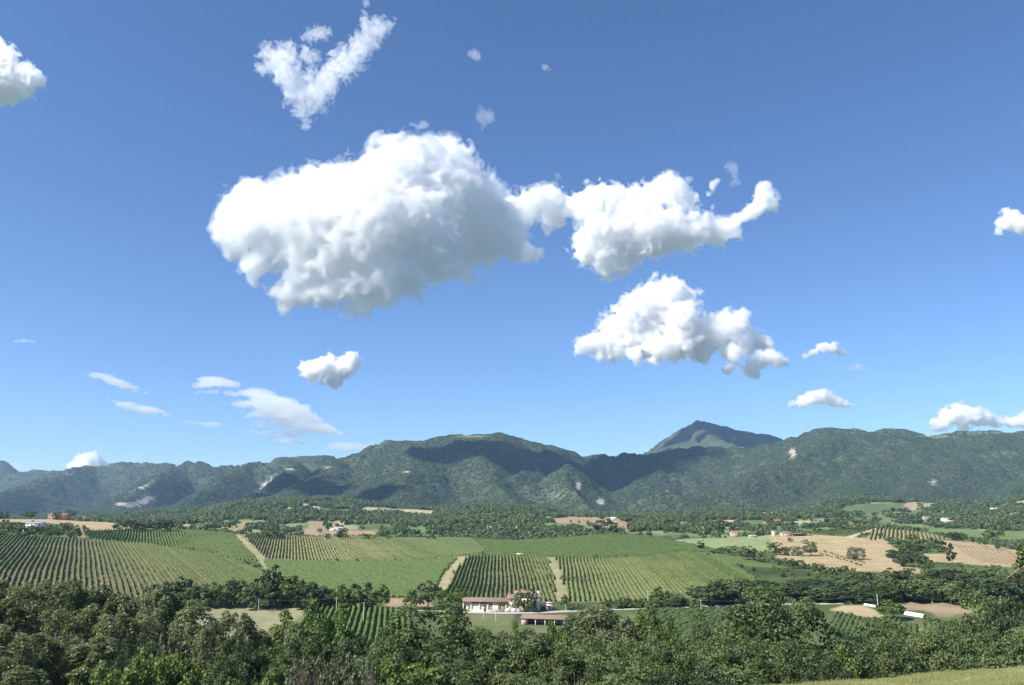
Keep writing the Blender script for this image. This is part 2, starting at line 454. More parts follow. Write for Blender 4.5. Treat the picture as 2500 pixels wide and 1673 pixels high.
def hit(px, py, ymin=60, ymax=2990):
    """where the line of sight through a picture point meets the ground"""
    s, t = ST(px, py)
    ys = np.geomspace(ymin, ymax, 1500)
    d = (EYE + t * ys) - ground(s * ys, ys)
    k = np.nonzero(d < 0)[0]
    y = ys[k[0]] if len(k) else ys[np.argmin(d)]
    return float(s * y), float(y), float(ground(s * y, y))

PXG, PYG = project(XX, YY, ZT)

def inside(px, py, poly):
    r = np.zeros(np.shape(px), bool)
    n = len(poly)
    for i in range(n):
        x1, y1 = poly[i]; x2, y2 = poly[(i + 1) % n]
        if y1 == y2: continue
        c = ((y1 > py) != (y2 > py)) & (px < (x2 - x1) * (py - y1) / (y2 - y1) + x1)
        r ^= c
    return r

SOIL = (0.31, 0.225, 0.14); WHEAT = (0.385, 0.295, 0.165); STRAW = (0.36, 0.32, 0.19); TRACK = (0.30, 0.27, 0.15)
GRASS = (0.14, 0.19, 0.065); PALEG = (0.23, 0.265, 0.12); DEEPG = (0.105, 0.145, 0.055); SCRUB = (0.085, 0.115, 0.04); WOODF = (0.06, 0.085, 0.035); VGREEN = (0.13, 0.18, 0.065)
# name, colour, depth range, outline on the picture
FIELDS = [
 ('vineyard_left', (0.18,0.145,0.085), 440, 900, [(-450,1290),(0,1306),(175,1317),(355,1328),(519,1352),(600,1378),(655,1405),(660,1480),(-450,1480)]),
 ('vineyard_upper_left', (0.15,0.19,0.07), 700, 1150, [(218,1296),(336,1290),(426,1290),(530,1295),(580,1300),(640,1368),(648,1392),(600,1378),(519,1352),(437,1339),(355,1328),(210,1314)]),
 ('wheat_crest', WHEAT, 900, 1180, [(-500,1262),(0,1266),(246,1270),(300,1282),(410,1291),(330,1291),(220,1296),(196,1285),(120,1278),(0,1274),(-500,1276)]),
 ('soil_patch', SOIL, 700, 1000, [(188,1284),(212,1290),(205,1312),(170,1314),(195,1300)]),
 ('track', TRACK, 440, 1060, [(570,1302),(585,1304),(655,1368),(672,1410),(652,1404),(636,1375)]),
 ('vineyard_middle', (0.30,0.26,0.125), 660, 1090, [(590,1305),(750,1308),(1064,1308),(1146,1312),(1187,1342),(1174,1351),(1119,1360),(982,1371),(873,1371),(650,1366)]),
 ('vineyard_lower', DEEPG, 440, 760, [(645,1368),(873,1373),(1000,1371),(1128,1361),(1100,1388),(1072,1430),(1055,1470),(850,1475),(650,1475),(655,1400)]),
 ('track', (0.34,0.30,0.17), 440, 760, [(1122,1360),(1144,1359),(1106,1400),(1090,1440),(1068,1442),(1075,1412)]),
 ('vineyard_centre', (0.27,0.235,0.12), 430, 720, [(1144,1358),(1180,1355),(1260,1357),(1340,1360),(1352,1410),(1362,1470),(1082,1470),(1106,1400)]),
 ('track', TRACK, 430, 740, [(1338,1359),(1356,1360),(1372,1400),(1388,1468),(1362,1468),(1352,1410)]),
 ('vineyard_right', (0.23,0.235,0.10), 430, 800, [(1356,1361),(1480,1364),(1600,1357),(1684,1345),(1794,1380),(1843,1413),(1843,1470),(1388,1470)]),
 ('vineyard_dome', (0.11,0.15,0.052), 640, 1090, [(1146,1312),(1300,1300),(1500,1300),(1650,1315),(1740,1340),(1860,1373),(2030,1404),(2030,1430),(1860,1415),(1794,1380),(1684,1344),(1600,1356),(1480,1362),(1200,1356),(1175,1352),(1187,1342)]),
 ('meadow', PALEG, 760, 1150, [(1640,1320),(1700,1312),(1860,1300),(1885,1308),(1905,1345),(1860,1352),(1800,1348),(1740,1340)]),
 ('wheat_field', WHEAT, 560, 1150, [(1855,1300),(2024,1308),(2120,1314),(2163,1320),(2193,1344),(2175,1360),(2188,1377),(2261,1393),(2230,1402),(2120,1396),(2035,1397),(1960,1380),(1887,1363),(1900,1352),(1880,1312)]),
 ('wheat_field', (0.37,0.285,0.165), 560, 1150, [(2286,1318),(2379,1322),(2488,1344),(2640,1366),(2700,1390),(2475,1385),(2270,1372),(2242,1352),(2313,1352),(2308,1336)]),
 ('vineyard_knoll', (0.36,0.28,0.15), 800, 1150, [(2133,1288),(2188,1284),(2242,1292),(2319,1317),(2114,1319)]),
 ('track', (0.5,0.43,0.32), 900, 1150, [(2060,1312),(2129,1293),(2136,1293),(2078,1314)]),
 # behind the crest
 ('wheat_hill', SOIL, 1300, 2990, [(1327,1270),(1384,1262),(1493,1264),(1542,1276),(1534,1299),(1493,1291),(1452,1281),(1357,1277)]),
 ('meadow', GRASS, 1200, 2990, [(1316,1276),(1357,1277),(1452,1281),(1493,1291),(1500,1300),(1440,1300),(1400,1290),(1330,1292)]),
 ('wheat_hill', SOIL, 1150, 2990, [(753,1271),(790,1275),(800,1290),(870,1296),(910,1296),(925,1316),(738,1316),(735,1298),(757,1285)]),
 ('meadow', STRAW, 1200, 2990, [(865,1240),(928,1239),(1062,1247),(1056,1263.6),(982,1253),(887,1253)]),
 ('meadow', PALEG, 1200, 2990, [(840,1282),(875,1282),(872,1294),(840,1293)]),
 ('wheat_hill', (0.42,0.36,0.24), 1300, 2990, [(741,1231),(786,1238),(784,1243),(760,1243),(738,1239)]),
 ('meadow', STRAW, 1600, 2990, [(753,1222),(800,1224),(846,1229),(880,1231),(878,1234),(840,1233),(755,1226)]),
 ('wheat_hill', (0.36,0.28,0.18), 1150, 2990, [(1026,1310),(1119,1299),(1124,1302),(1060,1314),(1026,1314)]),
 ('wheat_hill', WHEAT, 1150, 2990, [(450,1277),(480,1284),(535,1297),(601,1273),(640,1270),(660,1276),(600,1287),(584,1306),(540,1302),(440,1288)]),
 ('meadow', DEEPG, 1200, 2990, [(2084,1232),(2207,1227),(2210,1246),(2133,1254),(2100,1276),(2062,1262),(2051,1243)]),
 ('wheat_hill', (0.36,0.28,0.18), 1200, 2990, [(2210,1227),(2308,1221),(2297,1232),(2270,1240),(2201,1250)]),
 ('wheat_hill', (0.38,0.28,0.18), 1200, 2990, [(1850,1257),(1887,1238),(1920,1239),(1969,1234),(1997,1237),(1980,1243),(1928,1247),(1870,1262)]),
 ('wheat_hill', WHEAT, 1200, 2990, [(2469,1229),(2500,1221),(2700,1214),(2700,1236),(2500,1235)]),
 ('meadow', GRASS, 1150, 2990, [(1997,1292),(2057,1288),(2060,1308),(1997,1314)]),
 ('meadow', DEEPG, 1200, 2990, [(1800,1272),(1862,1270),(1862,1288),(1830,1290)]),
 ('meadow', GRASS, 1150, 2990, [(2180,1283),(2300,1290),(2420,1296),(2600,1298),(2600,1340),(2488,1344),(2400,1320),(2330,1318)]),
 # on the valley floor
 ('meadow', (0.27,0.26,0.15), 280, 470, [(470,1476),(600,1478),(770,1483),(740,1500),(640,1560),(470,1560)]),
 ('vineyard_near', (0.17,0.17,0.08), 260, 440, [(775,1484),(1010,1492),(1010,1640),(700,1640),(740,1500)]),
 ('meadow', (0.16,0.165,0.08), 260, 440, [(1010,1494),(1260,1500),(1240,1530),(1080,1530),(1010,1500)]),
 ('vineyard_near_right', DEEPG, 280, 440, [(1560,1490),(1860,1480),(1950,1480),(1950,1640),(1560,1640)]),
 ('vineyard_far_right', DEEPG, 250, 420, [(2030,1492),(2170,1512),(2240,1530),(2240,1640),(2000,1640)]),
 ('soil_patch', SOIL, 425, 480, [(945,1462),(1040,1460),(1060,1482),(940,1482)]),
 ('wheat_field', (0.40,0.30,0.18), 300, 460, [(2025,1488),(2060,1478),(2110,1478),(2165,1504),(2150,1512),(2090,1506)]),
 ('meadow', (0.30,0.23,0.14), 400, 470, [(2195,1470),(2360,1470),(2380,1500),(2290,1505),(2260,1492),(2180,1488)]),
]
# edges drawn a little unevenly, as fields are
jx = 2.2 * fbm(XX / 14, YY / 30, 3, 91); jy = 0.8 * fbm(XX / 14, YY / 30, 3, 92)
CLS = np.full(XX.shape, -1)
BASE = np.zeros(XX.shape + (3,))
l3 = YY > 1150
BASE[:] = SCRUB
BASE[l3] = WOODF
BASE[(YY < 420)] = (0.125, 0.14, 0.065)

def patch(X, Y):
    """small fields behind the crest: (is open land, distance to the field's edge in metres, which field)"""
    u = X + 60 * fbm(X / 240, Y / 240, 2, 401); v = Y + 45 * fbm(X / 200, Y / 200, 2, 402)
    cu, cv = np.floor(u / 130), np.floor(v / 170 + 0.37 * np.floor(u / 130))
    fu, fv = u / 130 - cu, v / 170 + 0.37 * np.floor(u / 130) - cv
    edge = np.minimum(np.minimum(fu, 1 - fu) * 130, np.minimum(fv, 1 - fv) * 170)
    pick = (_h(cu.astype(np.int64), cv.astype(np.int64), 9) + 1) / 2
    o = fbm(X / 260, Y / 200, 3, 66) + np.interp(X / Y, [-0.6, 0.1, 0.3, 0.6], [-0.12, 0.0, 0.32, 0.38]) - np.interp(Y, [1150, 2300, 3000], [0, 0.05, 0.35])
    return (o > 0.0) & (Y > 1150), edge, pick
op_, ed_, pk_ = patch(XX, YY)
PAL = np.array([(0.12,0.165,0.065), (0.16,0.20,0.08), (0.10,0.15,0.055), (0.26,0.25,0.13), (0.14,0.18,0.07), (0.34,0.26,0.16), (0.11,0.14,0.05), (0.19,0.22,0.10)])
opn_m = l3 & op_
BASE[opn_m] = PAL[np.clip((pk_ * 8).astype(int), 0, 7)][opn_m]
mixn = fbm(XX / 60, YY / 60, 3, 55)[..., None]
BASE = np.clip(BASE * (1 + 0.35 * mixn), 0, 1)
for i, (nm, colr, y0, y1, poly) in enumerate(FIELDS):
    m = inside(PXG + jx, PYG + jy, poly) & (YY >= y0) & (YY <= y1)
    CLS[m] = i
    BASE[m] = colr
brm = (YY < 66) & (S_AX[:, None] > -0.05)
CLS[brm] = -2
BASE[brm] = (0.29, 0.28, 0.13)

# smoother joins between neighbouring colours
for _ in range(1):
    B2 = BASE.copy()
    B2[1:-1, 1:-1] = 0.5 * BASE[1:-1, 1:-1] + 0.125 * (BASE[:-2, 1:-1] + BASE[2:, 1:-1] + BASE[1:-1, :-2] + BASE[1:-1, 2:])
    BASE = B2

def land_mat(name, kind):
    m, nt, out = new_mat(name)
    L = nt.links.new
    at = N(nt, 'ShaderNodeAttribute', attribute_name='albedo')
    ge = N(nt, 'ShaderNodeNewGeometry')
    b = N(nt, 'ShaderNodeBsdfPrincipled', Roughness=0.95)
    b.inputs['Specular IOR Level'].default_value = 0.1
    n1 = N(nt, 'ShaderNodeTexNoise', Scale=0.045, Detail=8.0, Roughness=0.62)
    n2 = N(nt, 'ShaderNodeTexNoise', Scale=0.6, Detail=6.0, Roughness=0.7)
    L(ge.outputs['Position'], n1.inputs['Vector']); L(ge.outputs['Position'], n2.inputs['Vector'])
    m1 = N(nt, 'ShaderNodeMapRange'); m1.inputs['From Min'].default_value = 0.3; m1.inputs['From Max'].default_value = 0.7
    m1.inputs['To Min'].default_value = 0.80; m1.inputs['To Max'].default_value = 1.20
    m2 = N(nt, 'ShaderNodeMapRange'); m2.inputs['From Min'].default_value = 0.3; m2.inputs['From Max'].default_value = 0.7
    m2.inputs['To Min'].default_value = 0.75; m2.inputs['To Max'].default_value = 1.25
    L(n1.outputs[0], m1.inputs[0]); L(n2.outputs[0], m2.inputs[0])
    mu = N(nt, 'ShaderNodeMath', operation='MULTIPLY'); L(m1.outputs[0], mu.inputs[0]); L(m2.outputs[0], mu.inputs[1])
    v = N(nt, 'ShaderNodeVectorMath', operation='SCALE'); L(at.outputs['Color'], v.inputs[0]); L(mu.outputs[0], v.inputs['Scale'])
    # patches that lean green or straw
    n3 = N(nt, 'ShaderNodeTexNoise', Scale=0.016, Detail=5.0)
    L(ge.outputs['Position'], n3.inputs['Vector'])
    r3 = N(nt, 'ShaderNodeMapRange'); r3.inputs['From Min'].default_value = 0.45; r3.inputs['From Max'].default_value = 0.7; r3.inputs['To Max'].default_value = 0.35
    L(n3.outputs[0], r3.inputs[0])
    hs = N(nt, 'ShaderNodeVectorMath', operation='MULTIPLY'); hs.inputs[1].default_value = (0.82, 1.0, 0.72)
    L(v.outputs[0], hs.inputs[0])
    mx = N(nt, 'ShaderNodeMix', data_type='RGBA')
    L(r3.outputs[0], mx.inputs['Factor']); L(v.outputs[0], mx.inputs['A']); L(hs.outputs[0], mx.inputs['B'])
    L(mx.outputs['Result'], b.inputs['Base Color'])
    bp = N(nt, 'ShaderNodeBump', Strength=0.6, Distance=0.5)
    L(n2.outputs[0], bp.inputs['Height']); L(bp.outputs[0], b.inputs['Normal'])
    L(b.outputs[0], out.inputs[0])
    return m

M_LAND = land_mat('land', 'field')
ii, jj = np.meshgrid(np.arange(NS - 1), np.arange(NY - 1), indexing='ij')
vid = (np.arange(NS)[:, None] * NY + np.arange(NY)[None, :])
quads = np.stack([vid[ii, jj], vid[ii + 1, jj], vid[ii + 1, jj + 1], vid[ii, jj + 1]], -1).reshape(-1, 4)
fcls = CLS[:-1, :-1].reshape(-1)
VALL = np.stack([XX, YY, ZT], -1).reshape(-1, 3)
CALL = BASE.reshape(-1, 3)
SETNAME = {'vineyard': 'vineyard_ground', 'wheat': 'stubble_field', 'soil': 'bare_soil', 'track': 'farm_track', 'meadow': 'meadow'}
def sub_land(name, mask):
    q = quads[mask]
    if not len(q): return None
    u, inv = np.unique(q, return_inverse=True)
    me = mesh_np(name, VALL[u], inv.reshape(-1, 4), M_LAND, smooth=True)
    color_attr(me, 'albedo', CALL[u])
    return tag(obj(name, me), kind='structure')
sub_land('ground', fcls == -1)
sub_land('grass_slope', fcls == -2)
for i, f in enumerate(FIELDS):
    sub_land(SETNAME[f[0].split('_')[0]], fcls == i)

# ------------------------------------------------------------------ mountains
def R_(pts):
    return [P(*p) for p in pts]
# (line of points (px, py, depth), steepness each side of it, rounding)
RIDGES = [
 ([(-900,1135,9000),(-500,1110,9000),(-200,1118,9000),(-60,1108,9000),(0,1124,9000),(49,1149,9000),(120,1165,9000)], 0.55, 90),
 ([(20,1160,8300),(82,1149,8300),(153,1147,8200),(230,1150,8000)], 0.5, 90),
 ([(-60,1240,4700),(0,1218,5200),(80,1185,5900),(164,1153,6500),(219,1138,6900),(262,1131,7000),(300,1129,7000),(350,1130,7000),(396,1132,7000),(425,1133,7000)], 0.48, 80),
 ([(273,1234,4400),(314,1206,4800),(347,1184,5200),(377,1162,5500),(421,1134,5900),(442,1126.5,6000),(481,1126.5,6000),(505,1131,6000),(533,1134,6000),(560,1132,6100),(587,1133,6100),(606,1138,6100)], 0.55, 60),
 ([(437,1246,4100),(505,1194,4700),(560,1164,5100),(605,1139,5500),(644,1128,5600),(674,1126,5600),(696,1117,5600),(737,1115,5600),(775,1115,5600),(810,1115,5600),(824,1120,5600),(838,1127,5600),(850,1136,5500)], 0.52, 60),
 ([(600,1222,4000),(649,1192,4350),(690,1166,4600),(720,1148,4900),(737,1130,5300)], 0.75, 40),
 ([(660,1230,3700),(700,1208,3900),(737,1191,4100),(790,1158,4400),(838,1128,4800),(868,1115,4900),(900,1100,5000),(928,1087,5000),(963,1075,5000),(1010,1075,5000),(1051,1073,5000),(1092,1071,5000),(1119,1068,5000),(1146,1065,5000),(1174,1065.5,5000),(1201,1060,5050),(1223,1061,5100),(1247,1073,5150),(1275,1081,5200),(1299,1081,5200),(1321,1090,5200),(1351,1101,5200),(1378,1107,5200),(1403,1115,5200),(1428,1113,5200),(1466,1110,5200),(1482,1113,5200),(1504,1118,5200)], 0.46, 90),
 ([(1130,1068,4950),(1150,1090,4700),(1174,1114,4450),(1215,1145,4150),(1240,1175,3900),(1262,1205,3650),(1290,1230,3450)], 0.58, 50),
 ([(1010,1076,4950),(1010,1110,4500),(1000,1150,4050),(985,1195,3650),(980,1225,3400)], 0.42, 110),
 ([(1299,1082,5150),(1325,1110,4900),(1351,1137,4700),(1362,1160,4550)], 0.5, 60),
 ([(1310,1143,4500),(1300,1155,4300),(1290,1170,4150)], 0.5, 50),
 ([(1500,1118,5200),(1529,1112,5200),(1553,1108,5200),(1578,1111,5200),(1620,1103,5200),(1671,1095,5200),(1739,1087,5200),(1794,1092,5200),(1860,1093,5100),(1901,1086,5000),(1931,1079,5000),(1964,1065.5,5000),(1997,1056,5000),(2029,1045,5000),(2048,1042,5000),(2073,1044,5000),(2100,1050.5,5000),(2122,1057,5000),(2144,1057,5000),(2174,1051,5000),(2201,1056,5000),(2229,1063,5000),(2253,1066,5000),(2297,1065,5000),(2324,1061,5000),(2352,1055,5000),(2379,1052,5000),(2434,1052,5000),(2461,1055,5000),(2500,1055,5000),(2700,1065,5000),(3000,1090,5200),(3400,1120,5500)], 0.46, 90),
 ([(1406,1147,4100),(1411,1165,3980),(1414,1190,3800),(1440,1220,3550),(1462,1246,3300)], 0.85, 25),
 ([(1406,1147,4100),(1370,1160,4100),(1329,1178,4050),(1290,1200,4000)], 0.6, 40),
 ([(1406,1147,4100),(1450,1172,4250),(1493,1195,4300),(1534,1212,4300)], 0.6, 40),
 ([(1646,1202,3500),(1600,1218,3480),(1560,1240,3460)], 0.42, 60),
 ([(1646,1202,3500),(1700,1220,3480),(1766,1250,3460)], 0.42, 60),
 ([(2048,1043,4950),(2000,1085,4600),(1940,1120,4350),(1860,1154,4100),(1790,1183,3900),(1712,1213,3750)], 0.5, 70),
 ([(1671,1096,5150),(1640,1130,4800),(1600,1165,4500),(1560,1195,4200)], 0.45, 70),
 ([(2200,1057,4950),(2150,1110,4500),(2080,1160,4100),(2030,1200,3700)], 0.4, 90),
 ([(2434,1053,4950),(2380,1095,4600),(2300,1135,4300),(2242,1166,4050),(2190,1205,3750),(2160,1228,3500)], 0.52, 60),
 ([(2600,1060,4950),(2560,1120,4400),(2500,1165,4000),(2440,1200,3600)], 0.5, 60),
 ([(1560,1125,8500),(1578,1112,8400),(1616,1087,8300),(1646,1065.5,8200),(1684,1041,8100),(1712,1026.5,8000),(1739,1030,8000),(1780,1040,8000),(1821,1048,8000),(1860,1056,8000),(1887,1061.5,8000),(1915,1072,8000),(1960,1090,8000),(2020,1110,8000)], 0.6, 20),
 ([(1712,1026.5,8000),(1725,1050,7600),(1760,1075,7200),(1790,1092,6900)], 0.75, 15),
]
MS, MY = 760, 330
MS_AX = np.linspace(-0.86, 0.86, MS)
MY_AX = np.concatenate([np.geomspace(2960, 5700, 215), np.geomspace(5720, 9000, 60)])
MX = MS_AX[:, None] * MY_AX[None, :]
MYY = np.broadcast_to(MY_AX[None, :], MX.shape)
w1 = 90 * fbm(MX / 900, MYY / 900, 4, 31); w2 = 90 * fbm(MX / 900, MYY / 900, 4, 37)
wx = MX + w1 * 0.7; wy = MYY + w2
base3 = np.interp(MX / MYY, S_AX, ZT[:, -1])
BZ = base3 + (MYY - 2960) * 0.012
H = BZ.copy()
for pts, k, rnd in RIDGES:
    L_ = R_(pts)
    best = np.full(MX.shape, -1e9)
    for a, b in zip(L_[:-1], L_[1:]):
        ab = np.array([b.x - a.x, b.y - a.y]); l2 = (ab ** 2).sum()
        u = np.clip(((wx - a.x) * ab[0] + (wy - a.y) * ab[1]) / l2, 0, 1)
        d = np.hypot(wx - a.x - u * ab[0], wy - a.y - u * ab[1])
        zc = a.z + u * (b.z - a.z)
        kk2 = k * 1.3
        hgt = zc - kk2 * (np.sqrt(d * d + (rnd * 0.7) ** 2) - rnd * 0.7) + 0.00006 * np.minimum(d, 2500) ** 2
        best = np.maximum(best, hgt)
    kk_ = 9.0
    H = np.logaddexp(H / kk_, best / kk_) * kk_
rise = np.clip((H - BZ - 20) / 120, 0, 1)
gul = fbm(MX / 330 + 0.3 * w1 / 90, MYY / 520, 5, 71, 0.55)
H += rise * (-34 * (1 - np.abs(gul)) ** 2 + 16) * 1.15 * np.clip((900 - (H - BZ)) / 900, 0.3, 1)
H += rise * 7 * fbm(MX / 90, MYY / 90, 3, 77)
pm, qm = project(MX, MYY, H)
MALB = np.zeros(MX.shape + (3,))
MALB[:] = (0.034, 0.054, 0.026)
def rock_zone(cx, cy, rx, ry, dens, y0=0, y1=99999, sl=0.0):
    dx = (pm - cx) / rx; dy = (qm - cy - sl * (pm - cx)) / ry
    r = np.exp(-(dx * dx + dy * dy) * 1.2) * ((MYY > y0) & (MYY < y1))
    nz = 0.5 * fbm(MX / 60, MYY / 60 + H / 30, 3, int(cx))
    return np.clip(r * (0.55 + 0.6 * dens) - nz * 0.5, 0, 1)
rock = np.zeros(MX.shape)
for z in [(345,1225,55,14,0.85,3500,6000,-0.25),(300,1230,30,6,0.7,3500,6000,0),(350,1190,40,9,0.45,3500,6500,-0.55),(650,1180,40,14,0.45,3500,6000,-0.8),(1413,1188,16,14,1.0,3300,4600,0),(1467,1225,14,14,0.6,3000,4600,0),
          (1935,1105,13,18,0.95,3800,6000,0),(992,1152,13,3,0.9,3000,6000,0),(710,1146,30,4,0.6,4000,7000,0),(800,1141,30,3,0.5,4000,7000,0),(2280,1175,14,10,0.45,3000,6000,0),(1350,1205,60,20,0.12,3000,6000,0),(1800,1090,30,4,0.5,4500,6000,0),(1628,1200,3,6,0.9,3500,6000,0)]:
    rock = np.maximum(rock, rock_zone(*z))
def bald(cx, cy, rx, ry, a=1.0, y0=0, y1=99999):
    dx = (pm - cx) / rx; dy = (qm - cy) / ry
    return a * np.clip(1.6 - (dx * dx + dy * dy) * 1.2 + 0.6 * fbm(MX / 60, MYY / 60, 3, 5), 0, 1) * ((MYY > y0) & (MYY < y1))
bd = np.zeros(MX.shape)
for z in [(1150,1066,42,4,0.8,4500,6000),(1012,1078,25,5,0.4,4500,6000),(1688,1052,16,4,0.5,7000,9900),(1830,1070,50,5,0.3,6500,9900),(2100,1052,60,8,0.3,4500,6000),(2290,1066,60,3,0.9,4000,6000),(2420,1057,90,5,0.55,4000,6000),
          (250,1136,50,4,0.5,6000,8000),(2450,1110,60,12,0.35,3500,6000),(165,1158,16,4,0.5,5500,8000),(1314,1143,10,3,0.7,4000,6000)]:
    bd = np.maximum(bd, bald(*z))
MALB = MALB * (1 - bd[..., None]) + np.array((0.19, 0.20, 0.10)) * bd[..., None]
MALB = MALB * (1 - rock[..., None]) + np.array((0.16, 0.16, 0.11)) * rock[..., None]
MFOR = 1 - np.maximum(bd, rock)
def hill_mat():
    m, nt, out = new_mat('hill_wood_floor')
    L = nt.links.new
    at = N(nt, 'ShaderNodeAttribute', attribute_name='albedo')
    ge = N(nt, 'ShaderNodeNewGeometry')
    b = N(nt, 'ShaderNodeBsdfPrincipled', Roughness=1.0)
    b.inputs['Specular IOR Level'].default_value = 0.05
    n1 = N(nt, 'ShaderNodeTexNoise', Scale=0.011, Detail=9.0, Roughness=0.7)
    L(ge.outputs['Position'], n1.inputs['Vector'])
    m1 = N(nt, 'ShaderNodeMapRange'); m1.inputs['From Min'].default_value = 0.3; m1.inputs['From Max'].default_value = 0.7
    m1.inputs['To Min'].default_value = 0.65; m1.inputs['To Max'].default_value = 1.35
    L(n1.outputs[0], m1.inputs[0])
    v = N(nt, 'ShaderNodeVectorMath', operation='SCALE'); L(at.outputs['Color'], v.inputs[0]); L(m1.outputs[0], v.inputs['Scale'])
    ra = N(nt, 'ShaderNodeAttribute', attribute_name='rock')
    n4 = N(nt, 'ShaderNodeTexNoise', Scale=0.035, Detail=8.0, Roughness=0.8)
    mpn = N(nt, 'ShaderNodeMapping'); mpn.inputs['Scale'].default_value = (1, 1, 0.35)
    L(ge.outputs['Position'], mpn.inputs['Vector']); L(mpn.outputs[0], n4.inputs['Vector'])
    s4 = N(nt, 'ShaderNodeMath', operation='MULTIPLY_ADD'); L(ra.outputs['Fac'], s4.inputs[0]); s4.inputs[1].default_value = 0.42
    L(n4.outputs[0], s4.inputs[2])
    r4 = N(nt, 'ShaderNodeMapRange'); r4.inputs['From Min'].default_value = 0.78; r4.inputs['From Max'].default_value = 0.86
    L(s4.outputs[0], r4.inputs[0])
    mr = N(nt, 'ShaderNodeMix', data_type='RGBA'); mr.inputs['B'].default_value = (0.40, 0.355, 0.30, 1)
    L(r4.outputs[0], mr.inputs['Factor']); L(v.outputs[0], mr.inputs['A'])
    L(mr.outputs['Result'], b.inputs['Base Color'])
    bp = N(nt, 'ShaderNodeBump', Strength=1.0, Distance=6.0)
    L(n1.outputs[0], bp.inputs['Height']); L(bp.outputs[0], b.inputs['Normal'])
    L(b.outputs[0], out.inputs[0])
    return m
MZ = H - np.clip((3060 - MYY) / 100, 0, 1) * 3.0
mv = (np.arange(MS)[:, None] * len(MY_AX) + np.arange(len(MY_AX))[None, :])
ii, jj = np.meshgrid(np.arange(MS - 1), np.arange(len(MY_AX) - 1), indexing='ij')
mq = np.stack([mv[ii, jj], mv[ii + 1, jj], mv[ii + 1, jj + 1], mv[ii, jj + 1]], -1).reshape(-1, 4)
me = mesh_np('mountains', np.stack([MX, MYY, MZ], -1).reshape(-1, 3), mq, hill_mat(), smooth=True)
color_attr(me, 'albedo', MALB.reshape(-1, 3))
a_ = me.attributes.new('rock', 'FLOAT', 'POINT'); a_.data.foreach_set('value', rock.reshape(-1).astype(np.float32))
tag(obj('mountains', me), kind='structure')
# plain under and beyond everything
bp_ = mesh_np('plain', [(-30000,-6000,-2),(30000,-6000,-2),(30000,40000,-2),(-30000,40000,-2)], np.array([[0,1,2,3]]), plain('plain_earth', (0.10,0.13,0.06), 1.0, 0.2, 0.01))
tag(obj('plain', bp_), kind='structure')
# air between here and the mountains
def haze():
    m, nt, out = new_mat('haze_air')
    v = N(nt, 'ShaderNodeVolumePrincipled', Density=3.7e-5, Anisotropy=0.1)
    v.inputs['Color'].default_value = (0.42, 0.66, 1.0, 1)
    nt.links.new(v.outputs[0], out.inputs['Volume'])
    x0, x1, y0, y1, z0, z1 = -11000, 11000, -400, 10500, -3.5, 965
    V = [(x, y, z) for z in (z0, z1) for y in (y0, y1) for x in (x0, x1)]
    Q = np.array([(0,2,3,1),(4,5,7,6),(0,1,5,4),(2,6,7,3),(0,4,6,2),(1,3,7,5)])
    tag(obj('haze', mesh_np('haze', V, Q, m)), kind='stuff')
haze()

# ------------------------------------------------------------------ foliage
VSPEC = 0.12
def leaf_mat(name, col, col2, trans=0.25, var=0.3, rough=0.55, spec=0.35):
    m, nt, out = new_mat(name)
    L = nt.links.new
    oi = N(nt, 'ShaderNodeObjectInfo')
    at = N(nt, 'ShaderNodeAttribute', attribute_name='tint')
    mx = N(nt, 'ShaderNodeMix', data_type='RGBA')
    mx.inputs['A'].default_value = (*col, 1); mx.inputs['B'].default_value = (*col2, 1)
    ad = N(nt, 'ShaderNodeMath', operation='ADD'); L(at.outputs['Fac'], ad.inputs[0])
    sb = N(nt, 'ShaderNodeMath', operation='MULTIPLY_ADD'); L(oi.outputs['Random'], sb.inputs[0]); sb.inputs[1].default_value = 0.8; sb.inputs[2].default_value = -0.4
    L(sb.outputs[0], ad.inputs[1])
    ad.use_clamp = True
    L(ad.outputs[0], mx.inputs['Factor'])
    b = N(nt, 'ShaderNodeBsdfPrincipled', Roughness=rough)
    b.inputs['Specular IOR Level'].default_value = spec
    t = N(nt, 'ShaderNodeBsdfTranslucent')
    L(mx.outputs['Result'], b.inputs['Base Color'])
    br = N(nt, 'ShaderNodeVectorMath', operation='MULTIPLY'); br.inputs[1].default_value = (1.5, 1.6, 0.7)
    L(mx.outputs['Result'], br.inputs[0]); L(br.outputs[0], t.inputs['Color'])
    ms = N(nt, 'ShaderNodeMixShader'); ms.inputs[0].default_value = trans
    L(b.outputs[0], ms.inputs[1]); L(t.outputs[0], ms.inputs[2])
    L(ms.outputs[0], out.inputs[0])
    return m

M_OAK = leaf_mat('oak_leaf', (0.064,0.098,0.031), (0.15,0.192,0.072))
M_POP = leaf_mat('poplar_leaf', (0.095,0.12,0.048), (0.19,0.21,0.10), 0.25, rough=0.5, spec=0.3)
M_DARK = leaf_mat('dark_leaf', (0.042,0.068,0.027), (0.08,0.11,0.045))
M_OLIVE = leaf_mat('olive_leaf', (0.10,0.125,0.06), (0.17,0.19,0.105), 0.15)
M_LIGHT = leaf_mat('light_leaf', (0.085,0.135,0.03), (0.15,0.20,0.05))
M_PINK = leaf_mat('dusty_leaf', (0.12,0.125,0.085), (0.19,0.18,0.13), 0.1)
M_VINE = leaf_mat('vine_leaf', (0.085,0.14,0.036), (0.14,0.195,0.06), 0.2, spec=VSPEC, rough=0.8)
M_VINED = leaf_mat('vine_leaf_dark', (0.088,0.13,0.04), (0.15,0.19,0.066), 0.2, spec=VSPEC, rough=0.8)
M_VINEY = leaf_mat('vine_leaf_dusty', (0.095,0.135,0.045), (0.16,0.195,0.075), 0.2, spec=VSPEC, rough=0.8)
M_VINEG = leaf_mat('vine_leaf_green', (0.07,0.108,0.034), (0.11,0.15,0.052), 0.15, spec=VSPEC, rough=0.8)
